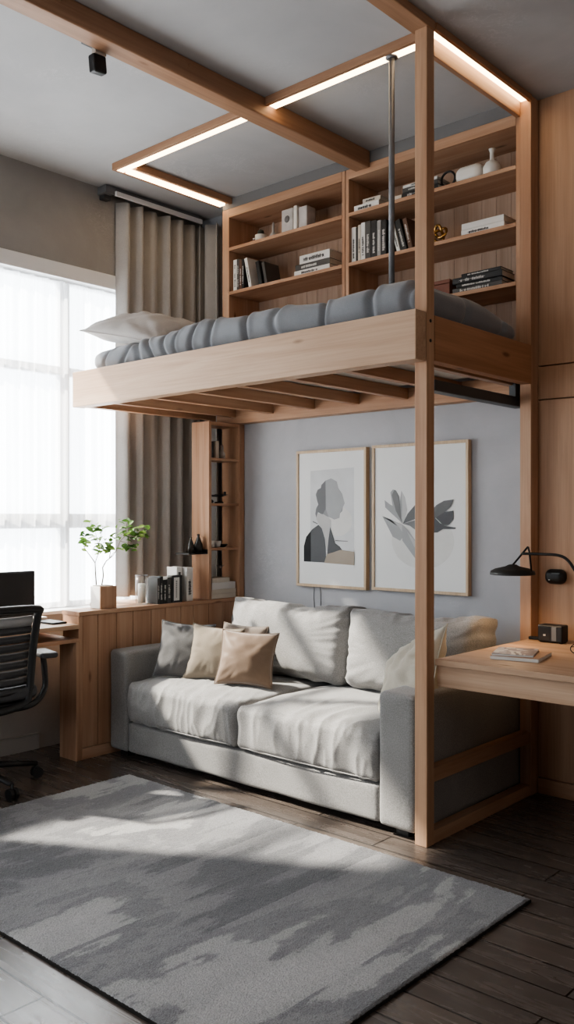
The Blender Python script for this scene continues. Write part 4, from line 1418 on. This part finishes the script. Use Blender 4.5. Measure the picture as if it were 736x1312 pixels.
# ------------------------------------------------------------------ rug
def rug():
    bm = bmesh.new()
    x0, x1, y0, y1 = -3.56, -1.395, 1.46, 2.775
    nx, ny = 330, 200
    rows = []
    for j in range(ny + 1):
        row = []
        for i in range(nx + 1):
            x = x0 + (x1 - x0) * i / nx; y = y0 + (y1 - y0) * j / ny
            z = 0.0155 + 0.0016 * random.uniform(-1, 1) + 0.0012 * noise.noise((x * 9, y * 9, 0))
            e = min(i, nx - i, j, ny - j)
            if e == 0:
                z = 0.0105
                x += random.uniform(-0.0016, 0.0016); y += random.uniform(-0.0016, 0.0016)
            row.append(bm.verts.new((x, y, z)))
        rows.append(row)
    for j in range(ny):
        for i in range(nx):
            f = bm.faces.new([rows[j][i], rows[j][i + 1], rows[j + 1][i + 1], rows[j + 1][i]]); f.smooth = True
    q = B(); q.bm.free(); q.bm = bm
    return q


rg = thing('rug', 'large grey abstract patterned rug on the dark wood floor', 'rug', (-2.48, 2.1, 0))
rug().build('pile', RUG, rg, recalc=False)
b = B(); b.box(-3.563, -1.392, 1.457, 2.778, 0.0, 0.0105, bev=0.002); b.build('backing', RUGEDGE, rg)

# ------------------------------------------------------------------ pictures
def shades(*cols):
    return [simple('print_%d' % random.randint(0, 99999), c, 0.8, var=0.05, scale=10) for c in cols]


def picture(label, x0, x1, z0, z1, polys, mats, px):
    t = thing('framed_picture', label, 'picture', ((x0 + x1) / 2, YB - 0.02, z0), 'framed prints above the sofa')
    yf, yb = YB - 0.034, YB - 0.001
    w = 0.016
    b = B()
    b.box(x0, x1, yf, yb, z1 - w, z1, bev=0.0015); b.box(x0, x1, yf, yb, z0, z0 + w, bev=0.0015)
    b.box(x0, x0 + w, yf, yb, z0 + w, z1 - w, bev=0.0015); b.box(x1 - w, x1, yf, yb, z0 + w, z1 - w, bev=0.0015)
    b.build('frame', FRAME_Z, t)
    b = B()
    b.box(x0 + w, x1 - w, yf + 0.008, yb, z0 + w, z1 - w, bev=0)
    u0, u1, v0, v1 = px
    for k, (mi, pts) in enumerate(polys):
        b.poly_xz([(x0 + w + (x1 - x0 - 2 * w) * (u - u0) / (u1 - u0), z1 - w - (z1 - z0 - 2 * w) * (v - v0) / (v1 - v0)) for u, v in pts], yf + 0.008 - 0.0003 * (k + 1), mi)
    b.build('print', mats, t, recalc=False)
    return t


def circ(cx, cy, rx, ry, n=40, a0=0, a1=2 * PI):
    return [(cx + rx * math.cos(a0 + (a1 - a0) * k / n), cy + ry * math.sin(a0 + (a1 - a0) * k / n)) for k in range(n)]


A1 = shades((0.58, 0.585, 0.59), (0.26, 0.265, 0.27), (0.46, 0.455, 0.45), (0.105, 0.108, 0.115), (0.018, 0.018, 0.02), (0.34, 0.29, 0.24), (0.63, 0.62, 0.60), (0.17, 0.172, 0.178), (0.35, 0.355, 0.36))
polysA = [
    (1, [(135, 215), (520, 200), (520, 930), (135, 940)]),
    (7, circ(385, 670, 118, 130)),
    (2, [(235, 345), (270, 308), (322, 290), (372, 318), (384, 375), (418, 428), (432, 480), (440, 512), (425, 545), (420, 580), (400, 600), (395, 640), (350, 655), (320, 640), (245, 612), (205, 590), (190, 640), (180, 602), (188, 555), (207, 520), (195, 480), (185, 430), (200, 388), (230, 372)]),
    (9, [(275, 308), (322, 292), (370, 318), (382, 375), (415, 428), (430, 480), (438, 512), (424, 545), (398, 600), (392, 640), (350, 652), (300, 632), (275, 560)]),
    (8, [(235, 345), (270, 310), (275, 560), (245, 612), (205, 588), (190, 640), (180, 602), (188, 555), (207, 520), (195, 480), (185, 430), (200, 388), (230, 372)]),
    (3, [(200, 600), (255, 608), (300, 635), (322, 660), (318, 920), (290, 940), (262, 800), (215, 700), (188, 650)]),
    (4, [(75, 1038), (75, 900), (98, 812), (150, 745), (210, 702), (240, 735), (268, 830), (275, 900), (280, 1040)]),
    (5, [(75, 1038), (75, 900), (98, 812), (140, 760), (140, 1038)]),
    (4, [(288, 962), (300, 830), (315, 720), (350, 828), (360, 865), (400, 893), (422, 926), (330, 960)]),
    (6, [(262, 1042), (285, 965), (345, 945), (405, 922), (525, 935), (525, 1052)]),
    (8, [(360, 836), (470, 842), (470, 847), (360, 846)]),
    (8, [(160, 668), (205, 690), (203, 698), (158, 678)]),
]
picture('framed grey print of a silhouetted figure with pinned-up hair', -3.515, -2.995, 0.888, 1.69, polysA, [PAPER] + A1, (28, 608, 55, 1238))
A2 = shades((0.64, 0.635, 0.615), (0.20, 0.202, 0.205), (0.34, 0.345, 0.35), (0.10, 0.102, 0.108), (0.46, 0.46, 0.46), (0.145, 0.148, 0.152))
polysB = [
    (1, circ(375, 760, 215, 205)),
    (3, [(240, 635), (160, 560), (112, 512), (108, 458), (150, 492), (166, 500), (150, 400), (168, 378), (192, 388), (214, 430), (228, 560)]),
    (2, [(236, 628), (190, 540), (160, 420), (180, 380), (192, 388), (214, 430), (228, 560)]),
    (5, [(240, 635), (218, 470), (230, 388), (256, 440), (272, 530), (258, 590)]),
    (3, [(232, 620), (220, 470), (230, 388), (236, 500)]),
    (6, [(240, 635), (275, 560), (330, 492), (430, 476), (400, 560), (330, 600)]),
    (2, [(240, 635), (340, 605), (440, 620), (560, 640), (400, 720), (330, 680), (290, 650)]),
    (3, [(236, 640), (92, 578), (128, 650), (168, 732), (222, 762), (252, 720)]),
    (5, [(236, 642), (92, 578), (150, 600), (215, 660), (252, 720)]),
    (3, [(236, 642), (285, 690), (360, 800), (420, 900), (395, 960), (322, 880), (238, 760)]),
    (5, [(270, 690), (360, 800), (420, 900), (410, 915), (320, 800)]),
    (6, [(400, 640), (440, 540), (475, 498), (525, 468), (590, 460), (572, 508), (530, 550), (470, 590)]),
    (4, [(470, 590), (530, 548), (586, 540), (586, 600), (562, 638), (520, 642)]),
    (4, [(450, 575), (500, 630), (530, 648), (605, 660), (600, 670), (520, 670), (482, 696), (430, 700), (400, 650)]),
]
picture('framed grey print of a broad-leaved flower, beside the front post', -2.955, -2.345, 0.894, 1.695, polysB, [PAPER] + A2, (35, 668, 62, 1118))

b = B()
b.tube(smooth_path([(-3.40, YB - 0.004, 0.90), (-3.402, YB - 0.004, 0.82), (-3.396, YB - 0.004, 0.74)]), 0.0018, 6)
tag(b.build('picture_cord', STEEL, off=(-3.40, YB - 0.004, 0.74)), 'thin grey cord hanging left below the figure print', 'cord', 'cords below the left print')
b = B()
b.tube(smooth_path([(-3.355, YB - 0.004, 0.90), (-3.35, YB - 0.004, 0.82), (-3.353, YB - 0.004, 0.74)]), 0.0018, 6)
tag(b.build('picture_cord', STEEL, off=(-3.352, YB - 0.004, 0.74)), 'thin grey cord hanging right below the figure print', 'cord', 'cords below the left print')

# ------------------------------------------------------------------ right desk and things on it
rd = thing('side_desk', 'wooden desk attached to the bed post with deep front apron', 'desk', (-1.3, 3.45, 0))
b = B(); b.box(-1.9232, -0.6, 3.013, 3.905, 0.711, 0.735, bev=0.002); b.build('desktop', PALE_X, rd)
b = B(); b.box(-1.9232, -0.62, 3.03, 3.052, 0.625, 0.7105); b.build('apron', PALE_X, rd)
b = B(); b.box(-0.64, -0.615, 3.053, 3.89, 0, 0.7105); b.build('side_panel', WZ, rd)
b = B(); b.box(-1.90, -0.65, 3.86, 3.885, 0.625, 0.7105); b.build('rear_batten', WX, rd)
ZD = 0.7355
mg = 'magazines on the side desk'
def magazine(label, mat, t, w, d, loc, rz):
    o_ = thing('magazine', label, 'magazine', (0, 0, 0), mg)
    q = B(); q.box(-w / 2, w / 2, -d / 2, d / 2, 0, t - 0.001, bev=0.0006, seg=1); q.build('pages', BK['white'], o_)
    q = B(); q.box(-w / 2 - 0.001, w / 2 + 0.001, -d / 2 - 0.001, d / 2 + 0.001, t - 0.001, t, bev=0.0003, seg=1); q.build('cover', mat, o_)
    o_.location = loc; o_.rotation_euler = (0, 0, rz)
def cover_mat(name, cols, sc):
    m, nt, bs = new_mat(name)
    v_ = coords(nt, (sc, sc, sc))
    n_ = nd(nt, 'ShaderNodeTexNoise', Scale=1.0, Detail=2.0, Distortion=1.0)
    nt.links.new(v_, n_.inputs['Vector'])
    r_ = ramp(nt, n_.outputs['Fac'], [(0.30 + 0.4 * i / len(cols), c_) for i, c_ in enumerate(cols)], 'CONSTANT')
    nt.links.new(r_.outputs['Color'], bs.inputs['Base Color'])
    bs.inputs['Roughness'].default_value = 0.35
    return m
magazine('tan-covered magazine at the bottom of the pair on side desk', BK['tan'], 0.014, 0.19, 0.21, (-1.69, 3.285, ZD), math.radians(12))
magazine('glossy patterned magazine lying on the tan one, side desk', cover_mat('magazine_cover', [(0.10, 0.10, 0.11), (0.55, 0.54, 0.52), (0.25, 0.22, 0.24), (0.62, 0.62, 0.62)], 9), 0.008, 0.16, 0.19, (-1.715, 3.285, ZD + 0.0142), math.radians(20))

ra = thing('desk_radio', 'small black desk radio with grey side band against wood panelling', 'radio', (-1.80, 3.77, ZD))
b = B(); b.box(-1.842, -1.725, 3.735, 3.80, ZD + 0.004, ZD + 0.080, bev=0.006); b.build('case', BLACK, ra)
b = B(); b.box(-1.775, -1.752, 3.7335, 3.7355, ZD + 0.01, ZD + 0.073, bev=0.0008); b.build('side_band', simple('radio_grey', (0.16, 0.165, 0.17), 0.4), ra)
b = B(); b.box(-1.832, -1.782, 3.7338, 3.7355, ZD + 0.012, ZD + 0.072, bev=0.0008); b.build('display', simple('radio_glass', (0.03, 0.032, 0.036), 0.12), ra)
b = B(); b.box(-1.814, -1.803, 3.7332, 3.7345, ZD + 0.030, ZD + 0.038, bev=0); b.build('dial_mark', INK_L, ra)
for x in (-1.83, -1.737):
    b = B(); b.box(x - 0.006, x + 0.006, 3.745, 3.79, ZD, ZD + 0.004, bev=0.001); b.build('foot', BLACK, ra)
b = B(); b.box(-1.915, -1.864, 3.79, 3.815, ZD, ZD + 0.014, bev=0.003)
tag(b.build('power_strip', BLACK, off=(-1.89, 3.8, ZD)), 'short black power strip between the rear post and the radio', 'power strip')
gl = thing('eyeglasses', 'black-rimmed eyeglasses lying on the side desk', 'eyeglasses', (-1.53, 3.5, ZD))
for s_ in (0, 1):
    cx_, cy_ = -1.562 + 0.055 * s_, 3.515 - 0.012 * s_
    b = B(); b.tube([(cx_ + 0.023 * math.cos(a), cy_ + 0.004 * math.cos(a) + 0.006 * math.sin(a), ZD + 0.021 + 0.018 * math.sin(a)) for a in [2 * PI * k / 24 for k in range(24)]], 0.0022, 6, closed=True); b.build('rim', BLACK, gl)
    b = B(); b.tube([(cx_ + (0.022 if s_ else -0.022), cy_ + 0.004, ZD + 0.026), (cx_ + (0.028 if s_ else -0.024), cy_ + 0.09, ZD + 0.02), (cx_ + (0.02 if s_ else -0.015), cy_ + 0.12, ZD + 0.003)], 0.0016, 6); b.build('temple', BLACK, gl)
b = B(); b.tube([(-1.54, 3.512, ZD + 0.026), (-1.5345, 3.508, ZD + 0.029), (-1.529, 3.506, ZD + 0.026)], 0.0018, 6); b.build('bridge', BLACK, gl)

# desk lamp (shade over the desk, stand just right of the frame)
lp = thing('desk_lamp', 'black metal desk lamp with flat dome shade on a bent arm', 'lamp', (-1.42, 3.62, ZD))
SC = Vector((-1.868, 3.55, 1.047))
b = B()
b.lathe([(0.0, 0.044), (0.018, 0.043), (0.030, 0.036), (0.075, 0.026), (0.094, 0.016), (0.097, 0.004), (0.097, 0.0), (0.093, 0.0), (0.09, 0.008), (0.0, 0.022)], SC, 40)
sh = b.build('lamp_shade', simple('lamp_black', (0.022, 0.019, 0.015), 0.5), lp)
b = B(); b.lathe([(0, 0.0), (0.088, 0.0), (0.088, 0.004), (0, 0.006)], SC + Vector((0, 0, 0.002)), 36); b.build('diffuser', LAMPDIFF, sh)
apex = Vector((-1.795, 3.55, 1.17))
b = B()
b.tube([SC + Vector((-0.004, 0, 0.036)), Vector((-1.822, 3.55, 1.14)), apex], 0.0045, 8)
b.tube([apex, Vector((-1.789, 3.55, 1.15)), SC + Vector((0.09, 0, 0.014))], 0.0045, 8)
b.build('yoke', BLACKMETAL, lp)
b = B()
b.tube(smooth_path([(-1.822, 3.55, 1.14), (-1.74, 3.552, 1.14), (-1.66, 3.555, 1.137), (-1.62, 3.56, 1.118), (-1.59, 3.565, 1.075), (-1.565, 3.575, 1.03), (-1.50, 3.60, 0.90), (-1.43, 3.62, 0.76)], 6), 0.0062, 10)
b.build('arm', BLACKMETAL, lp)
b = B(); b.lathe([(0, 0), (0.075, 0), (0.075, 0.014), (0.02, 0.02), (0.014, 0.04), (0, 0.04)], (-1.42, 3.62, ZD), 32); b.build('base', BLACKMETAL, lp)

wb = thing('wall_socket_box', 'small rounded black box mounted on the panelling below the lamp arm', 'wall box', (-1.83, YP, 1.02))
softbox(-1.832, YP - 0.02, 1.022, 0.050, 0.019, 0.035, 0.03, (20, 8, 16)).build('case', BLACK, wb)
b = B(); b.box(-1.855, -1.848, YP - 0.0405, YP - 0.038, 1.005, 1.010, bev=0); b.build('indicator', INK_L, wb)
b = B(); b.box(-1.84, -1.80, YP - 0.041, YP - 0.0385, 1.036, 1.040, bev=0); b.build('slot', DARKSTEEL, wb)

# ------------------------------------------------------------------ lights
def area(name, loc, rot, sx, sy, power, col=(1, 1, 1), portal=False):
    l = bpy.data.lights.new(name, 'AREA'); l.shape = 'RECTANGLE'; l.size = sx; l.size_y = sy; l.energy = power; l.color = col
    o = bpy.data.objects.new(name, l); COL.objects.link(o); o.location = loc; o.rotation_euler = rot
    if portal:
        l.cycles.is_portal = True
    return o


area('added_right_fill', (1.5, 1.2, 2.2), (0, math.radians(75), 0), 1.2, 1.6, 14, (1.0, 0.9, 0.8))  # added soft fill out of view, brightens the faces turned to the right
w = bpy.data.worlds.new('sky'); scn.world = w
w.use_nodes = True
bg = w.node_tree.nodes['Background']
bg.inputs['Color'].default_value = (0.90, 0.95, 1.0, 1)
bg.inputs['Strength'].default_value = 11.0
area('window_portal', ((W3[0] + W3[1]) / 2, YF - 0.14, (W3[2] + W3[3]) / 2), (math.radians(90), 0, 0), W3[1] - W3[0], W3[3] - W3[2], 1, portal=True)
for W in (W1, W2):
    area('window_portal', (XL - 0.19, (W[0] + W[1]) / 2, (W[2] + W[3]) / 2), (0, math.radians(-90), 0), W[3] - W[2], W[1] - W[0], 1, portal=True)
s_ = bpy.data.lights.new('sun', 'SUN'); s_.energy = 40.0; s_.angle = math.radians(2.2); s_.color = (1.0, 0.93, 0.82)
so_ = bpy.data.objects.new('sun', s_); COL.objects.link(so_)
so_.rotation_euler = Vector((1.0, 0.60, -1.02)).to_track_quat('-Z', 'Y').to_euler()
so_.location = (-8, 0, 6)
l = bpy.data.lights.new('lamp_bulb', 'SPOT'); l.energy = 7.0; l.color = (1.0, 0.66, 0.36); l.spot_size = math.radians(150); l.spot_blend = 0.6; l.shadow_soft_size = 0.05
o = bpy.data.objects.new('lamp_bulb', l); COL.objects.link(o); o.location = SC + Vector((0, 0, -0.006))

# ------------------------------------------------------------------ camera
F, TH, CY = 1139.0, math.radians(42.0), 662.0
cd = bpy.data.cameras.new('camera')
cd.sensor_fit = 'AUTO'; cd.sensor_width = 36.0
cd.lens = F / 1312 * 36.0
cd.shift_y = (CY - 656.0) / 1312.0
cd.clip_start = 0.05
cam = bpy.data.objects.new('camera', cd); COL.objects.link(cam)
cam.location = (0, 0, 1.30)
cam.rotation_euler = (math.radians(90), 0, TH)
scn.camera = cam
scn.view_settings.view_transform = 'AgX'
scn.view_settings.look = 'AgX - Medium High Contrast'
scn.view_settings.exposure = -0.42
